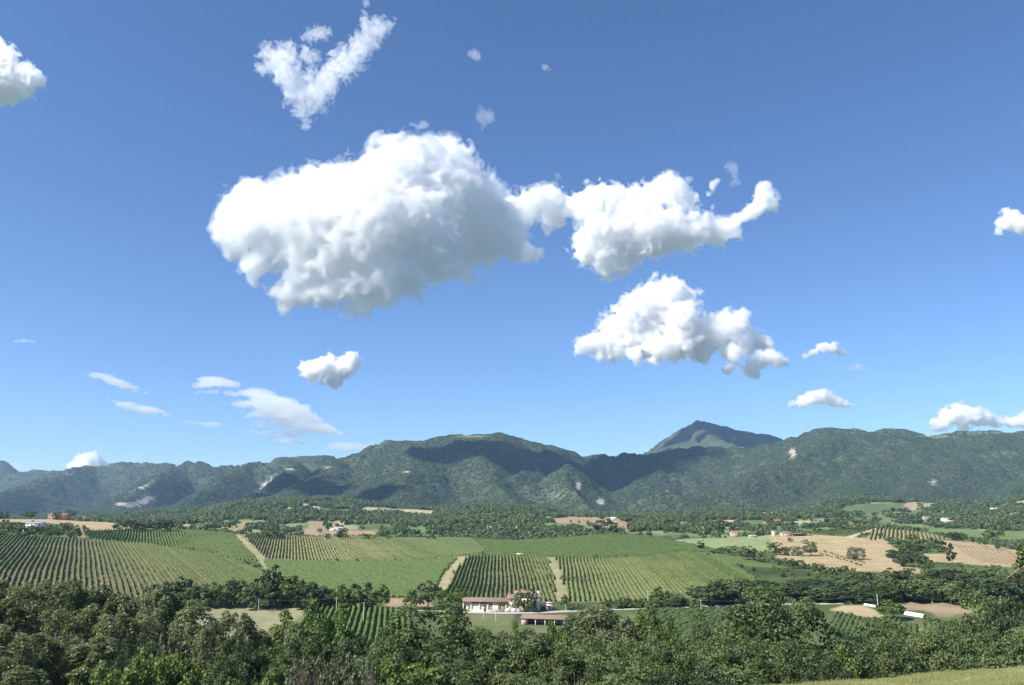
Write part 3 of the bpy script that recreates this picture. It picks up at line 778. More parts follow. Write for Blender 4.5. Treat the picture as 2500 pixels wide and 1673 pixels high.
M_FOREST = leaf_mat('forest_leaf', (0.030,0.050,0.023), (0.056,0.082,0.036), 0.0, rough=0.9, spec=0.1)
M_DRY = plain('dry_twig', (0.13,0.10,0.075), 0.9, 0.2, 3)
M_BARK = plain('bark', (0.16,0.125,0.09), 0.95, 0.3, 2.0, 0.4)
M_PBARK = plain('pale_bark', (0.26,0.24,0.19), 0.9, 0.2, 1.5, 0.3)

def tube(pts, rad, sides=6, V=None, Q=None):
    pts = [Vector(p) for p in pts]
    V = [] if V is None else V; Q = [] if Q is None else Q
    b0 = len(V)
    for i, p in enumerate(pts):
        d = (pts[min(i + 1, len(pts) - 1)] - pts[max(i - 1, 0)]).normalized()
        a = d.orthogonal().normalized(); b = d.cross(a)
        for k in range(sides):
            t = 2 * math.pi * k / sides
            V.append(tuple(p + (a * math.cos(t) + b * math.sin(t)) * rad[i]))
    for i in range(len(pts) - 1):
        for k in range(sides):
            k2 = (k + 1) % sides
            Q.append((b0 + i * sides + k, b0 + i * sides + k2, b0 + (i + 1) * sides + k2, b0 + (i + 1) * sides + k))
    return V, Q

def cards(C, Nrm, size, g, aspect=1.3):
    """leaf faces: centre C, normal Nrm, edge length size"""
    n = len(C)
    a = np.cross(Nrm, g.normal(size=(n, 3))); a /= np.linalg.norm(a, axis=1, keepdims=True) + 1e-9
    b = np.cross(Nrm, a)
    s = np.asarray(size).reshape(-1, 1) * np.ones((n, 1)) * 0.5
    fold = Nrm * s * 0.35
    V = np.stack([C - a * s * aspect, C - b * s + fold, C + a * s * aspect, C + b * s + fold], 1).reshape(-1, 3)
    Q = np.arange(4 * n).reshape(-1, 4)
    return V, Q

def crown_clusters(shape, Hc, Rc, n, g):
    """cluster centres in a crown of height Hc, radius Rc, base at z=0"""
    out = []
    ph = g.uniform(0, 6.28, 6)
    while len(out) < n:
        u = g.normal(size=3); u /= np.linalg.norm(u)
        r = g.uniform(0.25, 1) ** 0.45
        th = math.atan2(u[1], u[0])
        lump = 1 + 0.16 * math.sin(3 * th + ph[0] + 2 * u[2]) + 0.12 * math.sin(5 * th + ph[1] - 3 * u[2]) + 0.10 * math.sin(7 * u[2] + ph[2])
        z01 = 0.5 + 0.5 * u[2] * r
        if shape == 'round': w = 1.0
        elif shape == 'tall': w = 0.55 + 0.75 * math.sin(math.pi * min(1, z01 * 0.95 + 0.1)) * 0.7 - 0.25 * z01
        elif shape == 'cone': w = 1.35 * (1.05 - z01)
        elif shape == 'column': w = 0.9
        else: w = 1.0
        out.append((u[0] * r * Rc * lump * w, u[1] * r * Rc * lump * w, Hc * (0.5 + 0.5 * u[2] * r * (lump if shape == 'round' else 1))))
    return np.array(out)

def make_crown(name, mat, shape, Hc, Rc, ncl, per, leaf, seed, crad=0.22, up=0.25, streak=0.0):
    g = np.random.default_rng(seed)
    C = crown_clusters(shape, Hc, Rc, ncl, g)
    cr = crad * Rc * g.uniform(0.7, 1.35, len(C))
    ax = np.array([0, 0, Hc * 0.45])
    P_, N_, T_ = [], [], []
    for c, r in zip(C, cr):
        k = int(per * (r / (crad * Rc)) ** 1.5)
        out = (c - ax) / np.array([Rc, Rc, Hc * 0.5]); out /= np.linalg.norm(out) + 1e-6
        u = g.normal(size=(k, 3)) + out * 0.9 + np.array([0, 0, up * 1.5]); u /= np.linalg.norm(u, axis=1, keepdims=True)
        rr = r * g.uniform(0.55, 1.08, (k, 1))
        p = c + u * rr * np.array([1, 1, 0.8 + streak])
        P_.append(p); N_.append(u * 0.6 + g.normal(size=(k, 3)) * 0.55 + np.array([0, 0, 0.35]))
        T_.append(np.full(k, g.uniform(0, 1)) * 0.6 + g.uniform(-0.2, 0.3, k) + 0.15)
    Pn = np.concatenate(P_); Nn = np.concatenate(N_); Nn /= np.linalg.norm(Nn, axis=1, keepdims=True) + 1e-9
    T = np.concatenate(T_)
    V, Q = cards(Pn, Nn, leaf * g.uniform(0.6, 1.4, len(Pn)), g)
    me = mesh_np(name, V, Q, mat)
    a = me.attributes.new('tint', 'FLOAT', 'POINT')
    a.data.foreach_set('value', np.repeat(T, 4).astype(np.float32))
    return me, C

def make_trunk(name, mat, Ht, Hc, Rc, C, r0, seed, nl=7, lean=0.0):
    g = np.random.default_rng(seed)
    V, Q = [], []
    top = Ht + Hc * 0.75
    pts = [(0, 0, -0.8)]
    x = y = 0.0
    for i in range(1, 7):
        f = i / 6
        x += g.uniform(-1, 1) * 0.03 * top + lean * top * 0.03; y += g.uniform(-1, 1) * 0.03 * top
        pts.append((x, y, top * f))
    tube(pts, [r0 * (1.25 if i == 0 else (1 - 0.85 * i / 6)) for i in range(7)], 7, V, Q)
    order = g.permutation(len(C))[:nl]
    for k in order:
        c = C[k] * np.array([0.8, 0.8, 1]) + np.array([0, 0, Ht])
        f = min(0.9, max(0.18, (c[2] * 0.55) / top)); i = int(f * 6); a = f * 6 - i
        s = np.array(pts[i]) * (1 - a) + np.array(pts[min(6, i + 1)]) * a
        mid = s * 0.5 + c * 0.5 + np.array([0, 0, 0.08 * Hc])
        rb = r0 * (1 - 0.85 * f) * 0.6
        tube([s, mid, c], [rb, rb * 0.6, rb * 0.2], 5, V, Q)
    return mesh_np(name, V, np.array(Q), mat, smooth=True)

class Kind:
    """a few crowns and trunks of one kind of tree; every tree placed is an Empty with a trunk and a crown"""
    def __init__(s, name, mat, bark, shape, Ht, Hc, Rc, ncl, per, leaf, seeds, r0=0.3, crad=0.22, nl=7, streak=0.0, lean=0.0):
        s.name, s.H, s.R, s.v = name, Ht + Hc, Rc, []
        for sd in seeds:
            cm, C = make_crown(name + '_crown', mat, shape, Hc, Rc, ncl, per, leaf, sd, crad, streak=streak)
            tm = make_trunk(name + '_trunk', bark, Ht, Hc, Rc, C, r0, sd, nl, lean)
            co = bpy.data.objects.new('crown', cm); co.location = (0, 0, Ht)
            to = bpy.data.objects.new('trunk', tm)
            s.v.append((co, to))
        s.i = 0
    def put(s, x, y, h, w, label, cat='tree', group=None, z=None, name=None, v=None):
        g = rng
        zz = float(ground(x, y)) if z is None else z
        e = empty(name or s.name, (x, y, zz - 0.1), label, cat, group, rz=g.uniform(0, 6.28), scale=(w / (2 * s.R), w / (2 * s.R), h / s.H))
        k = s.i % len(s.v) if v is None else v
        s.i += 1
        for src in s.v[k]:
            c = src.copy(); c.parent = e; COL.objects.link(c)
        return e

OAK_N = Kind('oak_tree', M_OAK, M_BARK, 'round', 2.5, 14.5, 7.5, 100, 165, 0.33, [1, 2, 3, 4], 0.45, 0.24, 9)
POP_N = Kind('poplar_tree', M_POP, M_PBARK, 'tall', 6, 19, 4.6, 64, 115, 0.34, [5, 6, 7], 0.26, 0.27, 14, streak=0.5)
BUSH_N = Kind('bush', M_LIGHT, M_BARK, 'round', 0.5, 5.0, 3.2, 30, 110, 0.27, [8, 9], 0.12, 0.3, 5)
PALE_N = Kind('willow_shrub', M_OLIVE, M_BARK, 'round', 0.6, 5.5, 3.0, 34, 100, 0.26, [10], 0.12, 0.28, 5, streak=0.6)
DARK_N = Kind('dark_oak_tree', M_DARK, M_BARK, 'round', 2.5, 11.5, 7.0, 75, 130, 0.34, [11, 12], 0.4, 0.25, 8)
ELM_N = Kind('elm_tree', M_LIGHT, M_PBARK, 'tall', 4, 12, 4.6, 50, 100, 0.32, [13, 14], 0.22, 0.28, 12, streak=0.3)
OAK_M = Kind('oak_tree', M_OAK, M_BARK, 'round', 2.5, 11, 6.2, 38, 32, 0.85, [21, 22, 23, 24], 0.4, 0.27, 5)
DARK_M = Kind('dark_oak_tree', M_DARK, M_BARK, 'round', 2.0, 10, 6.0, 34, 32, 0.85, [25, 26], 0.4, 0.28, 5)
LIGHT_M = Kind('elm_tree', M_LIGHT, M_BARK, 'tall', 2.5, 10, 4.4, 30, 30, 0.75, [27, 28], 0.25, 0.3, 6)
BUSH_M = Kind('bush', M_OAK, M_BARK, 'round', 0.4, 4.5, 3.4, 16, 28, 0.7, [29, 30], 0.15, 0.34, 3)
PINK_M = Kind('dusty_tree', M_PINK, M_BARK, 'round', 0.8, 6.5, 5.2, 34, 40, 0.55, [31], 0.3, 0.26, 10)
CYP_M = Kind('cypress_tree', M_DARK, M_BARK, 'column', 0.6, 12, 1.8, 24, 30, 0.7, [32], 0.2, 0.5, 2)
CON_M = Kind('conifer_tree', M_DARK, M_BARK, 'cone', 1.5, 13, 3.2, 34, 32, 0.7, [33], 0.25, 0.3, 8)
OLIVE_M = Kind('willow_tree', M_OLIVE, M_BARK, 'round', 1.5, 6, 3.6, 22, 30, 0.6, [34], 0.2, 0.3, 4)

def at_px(px, py_top, Y, wpx, kind, label, cat='tree', group=None, name=None, v=None):
    """a tree whose top shows at (px, py_top) from the photograph's place, standing on the ground at depth Y"""
    s, t = ST(px, py_top)
    x = float(s) * Y
    zg = float(ground(x, Y))
    h = max(1.0, EYE + float(t) * Y - zg)
    return kind.put(x, Y, h, wpx / F * Y * 1.04, label, cat, group, zg, name, v)

def belt(top, Yr, n, wr, kinds, label, group, hv=(0.8, 1.05), cat='tree', seed=1, pw=None):
    g = np.random.default_rng(seed)
    xs = [a for a, _ in top]; ys = [b for _, b in top]; made = []
    for i in range(n):
        px = xs[0] + (xs[-1] - xs[0]) * ((i + g.uniform(0.1, 0.9)) / n)
        Y = g.uniform(*Yr)
        s, t = ST(px, np.interp(px, xs, ys))
        Yb = Yr[1]
        hh = EYE + float(t) * Yb - float(ground(float(s) * Yb, Yb))
        k = kinds[int(g.choice(len(kinds), p=pw))]
        lb = label if isinstance(label, str) else label[kinds.index(k)]
        h = hh * g.uniform(*hv)
        made.append((px, lb, k.put(float(s) * Y, Y, max(2, h), g.uniform(*wr), lb, cat, group)))
    for i, (_, lb, o) in enumerate(sorted(made, key=lambda a: a[0])):
        o['label'] = lb + ', ' + nth(i + 1) + ' trunk from the left'

# ------------------------------------------------------------------ vineyards: every row a hedge of its own that follows the ground
def cls_at(X, Y):
    i = np.clip(np.round((X / Y - S_AX[0]) / (S_AX[1] - S_AX[0])).astype(int), 0, NS - 1)
    j = np.clip(np.round(np.interp(Y, Y_AX, np.arange(NY))).astype(int), 0, NY - 1)
    return CLS[i, j]

def row_mesh(X, Y, h, w, step, g, gap=0.0):
    n = len(X)
    Z = ground(X, Y)
    dx, dy = X[-1] - X[0], Y[-1] - Y[0]; l = math.hypot(dx, dy); nx, ny = -dy / l, dx / l
    hh = h * (1 + 0.22 * g.normal(size=n)); hh = np.where(g.random(n) < gap, 0.35 * h, hh)
    prof = [(-0.8, 0.25), (-1.0, 0.65), (-0.35, 1.0), (0.45, 0.95), (1.0, 0.6), (0.8, 0.25)]
    V = np.zeros((n, 6, 3))
    for k, (a, b) in enumerate(prof):
        ww = w * a * (1 + 0.35 * g.normal(size=n))
        jl = g.normal(size=n) * step * 0.25
        V[:, k, 0] = X + nx * ww + dx / l * jl; V[:, k, 1] = Y + ny * ww + dy / l * jl
        V[:, k, 2] = Z + hh * b * (1 + 0.12 * g.normal(size=n))
    b = np.arange(n - 1)[:, None] * 6
    k = np.arange(5)[None, :]
    Q = np.stack([b + k, b + k + 1, b + k + 7, b + k + 6], -1).reshape(-1, 4)
    T = np.repeat(g.uniform(0, 1, n) * 0.7 + 0.15, 6)
    return V.reshape(-1, 3), Q, T

def vine_rows(field, s0, spacing, h, w, step, mat, label, group, single=True, gap=0.0, seed=1, every=1, xlim=None):
    fi = [i for i, f in enumerate(FIELDS) if f[0] == field][0]
    g = np.random.default_rng(seed)
    m = CLS == fi
    X, Y = XX[m], YY[m]
    d = np.array([s0, 1.0]) / math.hypot(s0, 1); nrm = np.array([d[1], -d[0]])
    off = X * nrm[0] + Y * nrm[1]; al = X * d[0] + Y * d[1]
    cnt = 0; made = []
    bulk = [[], [], []]; nb = 0
    for o_ in np.arange(off.min(), off.max(), spacing):
        a = np.arange(al.min(), al.max(), step)
        x = o_ * nrm[0] + a * d[0]; y = o_ * nrm[1] + a * d[1]
        ok = (cls_at(x, y) == fi)
        # longest unbroken run
        e = np.flatnonzero(np.diff(np.concatenate([[0], ok.astype(int), [0]])))
        if len(e) < 2: continue
        runs = sorted([(e[k + 1] - e[k], e[k], e[k + 1]) for k in range(0, len(e), 2)], reverse=True)
        L_, i0, i1 = runs[0]
        if L_ < 6: continue
        pxm, _ = project(x[i0:i1], y[i0:i1], ground(x[i0:i1], y[i0:i1]))
        vis = (pxm > -120) & (pxm < 2620)
        if vis.sum() < 6: continue
        x, y = x[i0:i1][vis], y[i0:i1][vis]
        wob = 0.35 * fbm(y / 60, np.full(len(y), o_ * 0.01), 2, seed)
        V, Q, T = row_mesh(x + wob, y, h, w, step, g, gap)
        if single:
            c = V.mean(0)
            me = mesh_np('vine_row', V - c, Q, mat)
            at = me.attributes.new('tint', 'FLOAT', 'POINT'); at.data.foreach_set('value', T.astype(np.float32))
            o = obj('vine_row', me); o.location = c
            tag(o, label, 'vine row', group); made.append(o)
        else:
            bulk[0].append(V); bulk[1].append(Q + nb); bulk[2].append(T); nb += len(V)
        cnt += 1
    for k, o in enumerate(made):
        o['label'] = label.replace('#', nth(len(made) - k if field == 'vineyard_left' else k + 1))
    if not single and bulk[0]:
        me = mesh_np('vine_foliage', np.concatenate(bulk[0]), np.concatenate(bulk[1]), mat)
        at = me.attributes.new('tint', 'FLOAT', 'POINT'); at.data.foreach_set('value', np.concatenate(bulk[2]).astype(np.float32))
        tag(obj('vine_foliage', me), kind='stuff')
    return cnt

nr = []
nr.append(vine_rows('vineyard_near', -0.135, 2.7, 2.0, 0.75, 0.8, M_VINE, 'thick vine row in the small vineyard below the road, # from its left', 'vine rows below the road', seed=41))
nr.append(vine_rows('vineyard_centre', -0.015, 2.65, 1.8, 0.46, 1.3, M_VINED, 'bushy vine row behind the cream farmhouse, # from the grass track on its left', 'vine rows behind the farmhouse', seed=42))
nr.append(vine_rows('vineyard_right', 0.06, 2.8, 1.5, 0.42, 1.6, M_VINED, 'thin vine row right of the farmhouse, # from the grass track on its left', 'vine rows right of the farmhouse', seed=43))
nr.append(vine_rows('vineyard_middle', -0.27, 2.9, 1.5, 0.36, 2.6, M_VINEY, 'vine row in the tan vineyard on the crest, # from the track on its left', 'vine rows along the crest', seed=44))
nr.append(vine_rows('vineyard_left', -0.53, 3.1, 1.5, 0.5, 1.7, M_VINEY, 'vine row on the brown left hillside, # from the track on its right', 'vine rows on the left hillside', seed=45, gap=0.08))
nr.append(vine_rows('vineyard_knoll', 0.48, 4.6, 2.0, 0.8, 2.5, M_VINED, 'vine row on the small knoll, # from its left side', 'vine rows on the knoll', seed=46))
vine_rows('vineyard_upper_left', -0.45, 3.0, 1.6, 0.5, 2.8, M_VINED, '', '', single=False, seed=47)
vine_rows('vineyard_lower', -0.75, 2.6, 1.3, 0.6, 2.8, M_VINEG, '', '', single=False, seed=48)
vine_rows('vineyard_dome', -1.1, 2.7, 1.1, 0.65, 4.0, M_VINEG, '', '', single=False, seed=49)
vine_rows('vineyard_near_right', 0.9, 2.2, 0.9, 1.0, 1.8, M_VINEG, '', '', single=False, seed=50)
vine_rows('vineyard_far_right', 0.5, 2.2, 0.9, 1.1, 1.8, M_VINEG, '', '', single=False, seed=51)
print('ROWS', nr)

# ------------------------------------------------------------------ far woods: scattered crowns
def blob(name, mat, seed, r=1.0, hz=0.85, n=90, leaf=0.42):
    g = np.random.default_rng(seed)
    C = g.normal(size=(9, 3)); C /= np.linalg.norm(C, axis=1, keepdims=True); C = C * 0.48 * np.array([1, 1, hz]) + np.array([0, 0, hz * 0.9])
    k = n // 9
    P_, N_, T_ = [], [], []
    for c in C:
        u = g.normal(size=(k, 3)) + np.array([0, 0, 0.4]); u /= np.linalg.norm(u, axis=1, keepdims=True)
        P_.append(c + u * 0.5 * g.uniform(0.8, 1.1, (k, 1))); N_.append(u + g.normal(size=(k, 3)) * 0.35); T_.append(np.full(k, g.uniform(0.1, 0.9)))
    Pn = np.concatenate(P_); Nn = np.concatenate(N_); Nn /= np.linalg.norm(Nn, axis=1, keepdims=True)
    V, Q = cards(Pn, Nn, leaf * g.uniform(0.7, 1.3, len(Pn)), g)
    me = mesh_np(name, V * r, Q, mat)
    a = me.attributes.new('tint', 'FLOAT', 'POINT'); a.data.foreach_set('value', np.repeat(np.concatenate(T_), 4).astype(np.float32))
    return me

def lump(name, mat, seed):
    """a low lumpy clump of tree tops, 1 m radius, for woods kilometres away"""
    import bmesh
    g = np.random.default_rng(seed)
    bm = bmesh.new()
    for i in range(4):
        r = g.uniform(0.4, 0.62)
        m = bmesh.ops.create_icosphere(bm, subdivisions=1, radius=r)
        c = Vector((g.uniform(-0.5, 0.5), g.uniform(-0.5, 0.5), g.uniform(0.1, 0.45)))
        for v in m['verts']:
            v.co = v.co * g.uniform(0.8, 1.2); v.co.z *= 1.1; v.co += c
    me = bpy.data.meshes.new(name); bm.to_mesh(me); bm.free()
    me.materials.append(mat)
    a = me.attributes.new('tint', 'FLOAT', 'POINT'); a.data.foreach_set('value', g.uniform(0.1, 0.9, len(me.vertices)).astype(np.float32))
    return me

def scatter(name, pts, scl, metas, seed=0):
    coll = bpy.data.collections.new(name + '_kinds')
    for k, me in enumerate(metas):
        o = bpy.data.objects.new(name + '_piece', me); coll.objects.link(o)
    g = np.random.default_rng(seed)
    me = bpy.data.meshes.new(name)
    me.vertices.add(len(pts)); me.vertices.foreach_set('co', np.asarray(pts, np.float32).ravel())
    a = me.attributes.new('scl', 'FLOAT', 'POINT'); a.data.foreach_set('value', np.asarray(scl, np.float32))
    a = me.attributes.new('yaw', 'FLOAT', 'POINT'); a.data.foreach_set('value', g.uniform(0, 6.28, len(pts)).astype(np.float32))
    a = me.attributes.new('pick', 'INT', 'POINT'); a.data.foreach_set('value', g.integers(0, len(metas), len(pts)).astype(np.int32))
    o = obj(name, me)
    ng = bpy.data.node_groups.new(name, 'GeometryNodeTree')
    ng.interface.new_socket('Geometry', in_out='INPUT', socket_type='NodeSocketGeometry')
    ng.interface.new_socket('Geometry', in_out='OUTPUT', socket_type='NodeSocketGeometry')
    gi = ng.nodes.new('NodeGroupInput'); go = ng.nodes.new('NodeGroupOutput')
    ip = ng.nodes.new('GeometryNodeInstanceOnPoints')
    ci = ng.nodes.new('GeometryNodeCollectionInfo'); ci.inputs[0].default_value = coll
    ci.inputs['Separate Children'].default_value = True; ci.inputs['Reset Children'].default_value = True
    def attr(nm, ty):
        n = ng.nodes.new('GeometryNodeInputNamedAttribute'); n.data_type = ty; n.inputs['Name'].default_value = nm
        return n.outputs['Attribute']
    cx = ng.nodes.new('ShaderNodeCombineXYZ')
    L = ng.links.new
    L(gi.outputs[0], ip.inputs['Points']); L(ci.outputs[0], ip.inputs['Instance'])
    ip.inputs['Pick Instance'].default_value = True
    L(attr('pick', 'INT'), ip.inputs['Instance Index'])
    L(attr('yaw', 'FLOAT'), cx.inputs[2])
    L(cx.outputs[0], ip.inputs['Rotation'])
    L(attr('scl', 'FLOAT'), ip.inputs['Scale'])
    L(ip.outputs[0], go.inputs[0])
    md = o.modifiers.new('scatter', 'NODES'); md.node_group = ng
    return tag(o, kind='stuff')

# woods between the crest and the mountains
g = np.random.default_rng(5)
nW = 62000
s_ = g.uniform(-0.74, 0.74, nW); y_ = np.sqrt(g.uniform(1170 ** 2, 2990 ** 2, nW)); x_ = s_ * y_
c_ = cls_at(x_, y_)
z_ = ground(x_, y_)
pw, qw = project(x_, y_, z_)
oo, ee, _pk = patch(x_, y_)
ok = (c_ == -1) & (~oo | (ee < 7) | (g.random(nW) < 0.035))
scl = g.uniform(3.2, 7.0, nW) * np.interp(y_, [1150, 3000], [0.9, 1.25])
ok2 = ok & (g.random(nW) < np.interp(y_, [1150, 1400, 3000], [0.75, 0.9, 1.0]))
scatter('woodland', np.stack([x_, y_, z_ - 1.0], 1)[ok2], scl[ok2], [blob('crown_a', M_OAK, 1), blob('crown_b', M_DARK, 2), blob('crown_c', M_OAK, 3), blob('crown_d', M_POP, 4), blob('crown_e', M_LIGHT, 6)], 1)
# forest on the mountains
nF = 185000
s_ = g.uniform(-0.72, 0.72, nF)
near_ = g.random(nF) < 0.80
y_ = np.where(near_, np.sqrt(g.uniform(2970 ** 2, 5450 ** 2, nF)), np.sqrt(g.uniform(5450 ** 2, 9400 ** 2, nF)))
fi = np.clip((s_ - MS_AX[0]) / (MS_AX[1] - MS_AX[0]), 0, MS - 1.001); fj = np.clip(np.interp(y_, MY_AX, np.arange(len(MY_AX))), 0, len(MY_AX) - 1.001)
i0 = fi.astype(int); j0 = fj.astype(int); a = fi - i0; b = fj - j0
def mlook(A):
    return A[i0, j0] * (1 - a) * (1 - b) + A[i0 + 1, j0] * a * (1 - b) + A[i0, j0 + 1] * (1 - a) * b + A[i0 + 1, j0 + 1] * a * b
z_ = mlook(MZ); fo = mlook(MFOR)
ok = (g.random(nF) < np.clip(fo * 1.5 - 0.35, 0, 1)) & (fbm(s_ * y_ / 160, y_ / 160, 3, 67) < 1.1)
sc_ = g.uniform(4.2, 8.2, nF) * np.where(near_, 1, 1.5)
scatter('forest', np.stack([s_ * y_, y_, z_ - 0.25 * sc_], 1)[ok], sc_[ok], [lump('tops_a', M_FOREST, 1), lump('tops_b', M_FOREST, 2), lump('tops_c', M_FOREST, 3)], 2)
# undergrowth on the valley side, under and between the near trees
nU = 7000
s_ = g.uniform(-0.74, 0.74, nU); y_ = g.uniform(70, 330, nU); x_ = s_ * y_
c_ = cls_at(x_, y_)
ok = (c_ == -1) & (fbm(x_ / 25, y_ / 25, 3, 68) < 0.55) & ~((y_ > 395) & (s_ > -0.35) & (s_ < 0.45)) & ~((y_ < 85) & (s_ > 0.1))
z_ = ground(x_, y_)
scatter('undergrowth', np.stack([x_, y_, z_ - 0.3], 1)[ok], g.uniform(0.6, 2.2, nU)[ok], [blob('shrub_a', M_OAK, 7, n=270, leaf=0.22), blob('shrub_b', M_LIGHT, 8, n=270, leaf=0.22), blob('shrub_c', M_DARK, 9, n=270, leaf=0.22), blob('shrub_d', M_PINK, 10, n=180, leaf=0.2)], 3)

# scrub on the open ground among the fields
nS = 9000
s_ = g.uniform(-0.66, 0.68, nS); y_ = np.sqrt(g.uniform(440 ** 2, 1150 ** 2, nS)); x_ = s_ * y_
ok = (cls_at(x_, y_) == -1) & (fbm(x_ / 30, y_ / 30, 3, 69) > -0.15) & ~((y_ < 480) & (np.abs(s_) < 0.2))
scatter('scrub', np.stack([x_, y_, ground(x_, y_) - 0.3], 1)[ok], g.uniform(0.7, 2.4, nS)[ok], [blob('scrub_a', M_OAK, 71), blob('scrub_b', M_LIGHT, 72), blob('scrub_c', M_POP, 73)], 7)

# grass on the shoulder of the camera's hill
def tuft(name, mat, seed):
    g = np.random.default_rng(seed); V = []; Q = []
    for i in range(22):
        a = g.uniform(0, 6.28); r = g.uniform(0, 0.5); x, y = r * math.cos(a), r * math.sin(a); h = g.uniform(0.4, 1.0); w = 0.035
        lx_, ly_ = g.uniform(-.35, .35, 2); b = g.uniform(0, 3.14); dx, dy = math.cos(b) * w, math.sin(b) * w
        V += [(x - dx, y - dy, 0), (x + dx, y + dy, 0), (x + lx_ * h, y + ly_ * h, h)]; Q.append((3 * i, 3 * i + 1, 3 * i + 2))
    me = mesh_np(name, V, np.array(Q), mat)
    a = me.attributes.new('tint', 'FLOAT', 'POINT'); a.data.foreach_set('value', np.repeat(g.uniform(0, 1, 22), 3).astype(np.float32))
    return me
M_GRS = leaf_mat('grass_blade', (0.26,0.27,0.115), (0.42,0.40,0.20), 0.35)
nG = 26000
s_ = g.uniform(0.24, 0.75, nG); y_ = g.uniform(33, 58, nG); x_ = s_ * y_
scatter('grass', np.stack([x_, y_, ground(x_, y_) - 0.01], 1), g.uniform(0.10, 0.26, nG) * np.clip(1 + 0.7 * fbm(x_ / 2.5, y_ / 2.5, 2, 12), 0.4, 2), [tuft('tuft_a', M_GRS, 1), tuft('tuft_b', M_GRS, 2), tuft('tuft_c', M_GRS, 3)], 6)

# ------------------------------------------------------------------ trees one can point at
# left: poplar wood
G1 = 'poplars of the wood in the lower left'
for i, (px, py, Y, w) in enumerate([(-60,1400,185,100),(5,1395,190,95),(60,1402,186,95),(118,1408,190,95),(165,1396,178,100),(215,1412,180,100),(262,1420,184,95),(305,1430,178,95),(352,1432,190,90),(392,1420,172,100),(432,1430,176,80),
        (-40,1440,150,110),(30,1452,152,110),(95,1448,158,105),(150,1470,148,110),(222,1468,155,105),(290,1480,150,110),(350,1490,152,100),
        (0,1520,128,120),(85,1530,126,115),(170,1535,130,115),(250,1545,128,115)]):
    lab = 'tall poplar in the top row of the lower left wood, ' + nth(i + 1) + ' from the left' if i < 11 else ('poplar in the middle row of the lower left wood, ' + nth(i - 10) + ' from the left' if i < 18 else 'low poplar at the bottom edge of the left wood, ' + nth(i - 17) + ' from the left')
    at_px(px, py, Y, w * 1.1, POP_N, lab, group=G1)
at_px(480, 1446, 150, 118, POP_N, 'poplar with a bare pale leaning trunk, right end of the lower left wood')
at_px(556, 1476, 150, 88, POP_N, 'rounded poplar standing in front of the pale meadow')
at_px(603, 1490, 146, 80, POP_N, 'shorter poplar right of the rounded one, in front of the pale meadow')
at_px(520, 1500, 142, 70, POP_N, 'thin poplar between the leaning trunk poplar and the rounded one')
at_px(640, 1520, 150, 70, POP_N, 'small poplar at the right end of the pale meadow')
at_px(428, 1545, 140, 60, PALE_N, 'silvery grey shrub under the leaning poplar', 'shrub')
at_px(330, 1560, 125, 70, DARK_N, 'small dark tree in the hollow of the lower left wood')
at_px(392, 1600, 115, 120, BUSH_N, 'wide bright green bush at the bottom, under the leaning poplar', 'bush')
at_px(480, 1625, 112, 130, BUSH_N, 'bright green bush at the bottom, left of the olive shrubs', 'bush')
at_px(300, 1630, 108, 110, BUSH_N, 'green bush at the bottom edge beside the bare earth', 'bush')
at_px(60, 1620, 108, 130, POP_N, 'young poplar with a bare pale stem in the bottom left corner')
at_px(590, 1570, 118, 120, DARK_N, 'dark green bushy tree under the shorter poplar')
at_px(560, 1620, 108, 120, OAK_N, 'green bushy tree at the bottom, right of the bright bushes')
# centre left clump
at_px(700, 1502, 150, 110, ELM_N, 'olive brown tree left of the small vine rows')
at_px(770, 1482, 156, 110, ELM_N, 'tall olive tree directly in front of the road and the vine rows')
at_px(835, 1490, 158, 100, ELM_N, 'rounded light green tree touching the small vine rows')
at_px(745, 1545, 138, 150, OAK_N, 'dark green crown below the two olive trees left of centre')
at_px(850, 1560, 138, 130, DARK_N, 'very dark tree under the small vine rows')
at_px(660, 1580, 128, 130, OAK_N, 'green crown in the lower centre left, right of the bushy tree')
at_px(905, 1575, 140, 60, PALE_N, 'greyish shrub at the foot of the small vine rows', 'shrub')
at_px(700, 1620, 108, 90, PALE_N, 'leftmost pale olive shrub at the bottom edge', 'shrub')
at_px(790, 1598, 112, 80, PALE_N, 'middle pale olive shrub at the bottom edge', 'shrub')
at_px(868, 1605, 110, 80, PALE_N, 'right pale olive shrub, beside the dry twigs', 'shrub')
at_px(625, 1640, 104, 100, BUSH_N, 'low green bush in the bottom row, left of the pale shrubs', 'bush')
# big oaks
at_px(1062, 1490, 132, 290, OAK_N, 'biggest broad oak in the lower centre, below the farmhouse', v=0)
at_px(960, 1560, 122, 130, OAK_N, 'oak crown merging into the left side of the biggest oak', v=1)
at_px(1215, 1545, 126, 170, OAK_N, 'broad oak immediately right of the biggest one', v=2)
at_px(1300, 1555, 124, 150, OAK_N, 'oak right of centre at the bottom edge', v=3)
at_px(1120, 1610, 106, 190, OAK_N, 'oak crown at the bottom edge under the biggest oak', v=1)
at_px(1010, 1625, 104, 150, BUSH_N, 'bright bush at the foot of the biggest oak', 'bush')
at_px(1398, 1540, 150, 75, BUSH_N, 'yellowish green bush between the oaks, under the tree with pale trunks', 'bush')
at_px(1350, 1532, 175, 80, ELM_N, 'light green tree right below the tiled shed')
at_px(1260, 1530, 180, 70, ELM_N, 'light green tree left below the tiled shed')
at_px(1455, 1463, 205, 150, POP_N, 'tree with several pale trunks in front of the road')
at_px(1410, 1478, 212, 90, POP_N, 'narrow tree left of the one with several pale trunks')
at_px(1525, 1500, 200, 80, POP_N, 'small tree right of the one with several pale trunks')
at_px(1585, 1488, 200, 110, ELM_N, 'tree with a thin pale trunk before the green field')
at_px(1635, 1515, 195, 60, ELM_N, 'small round tree at the corner of the green field')
at_px(1400, 1600, 118, 160, OAK_N, 'oak between the yellowish bush and the bottom edge', v=0)
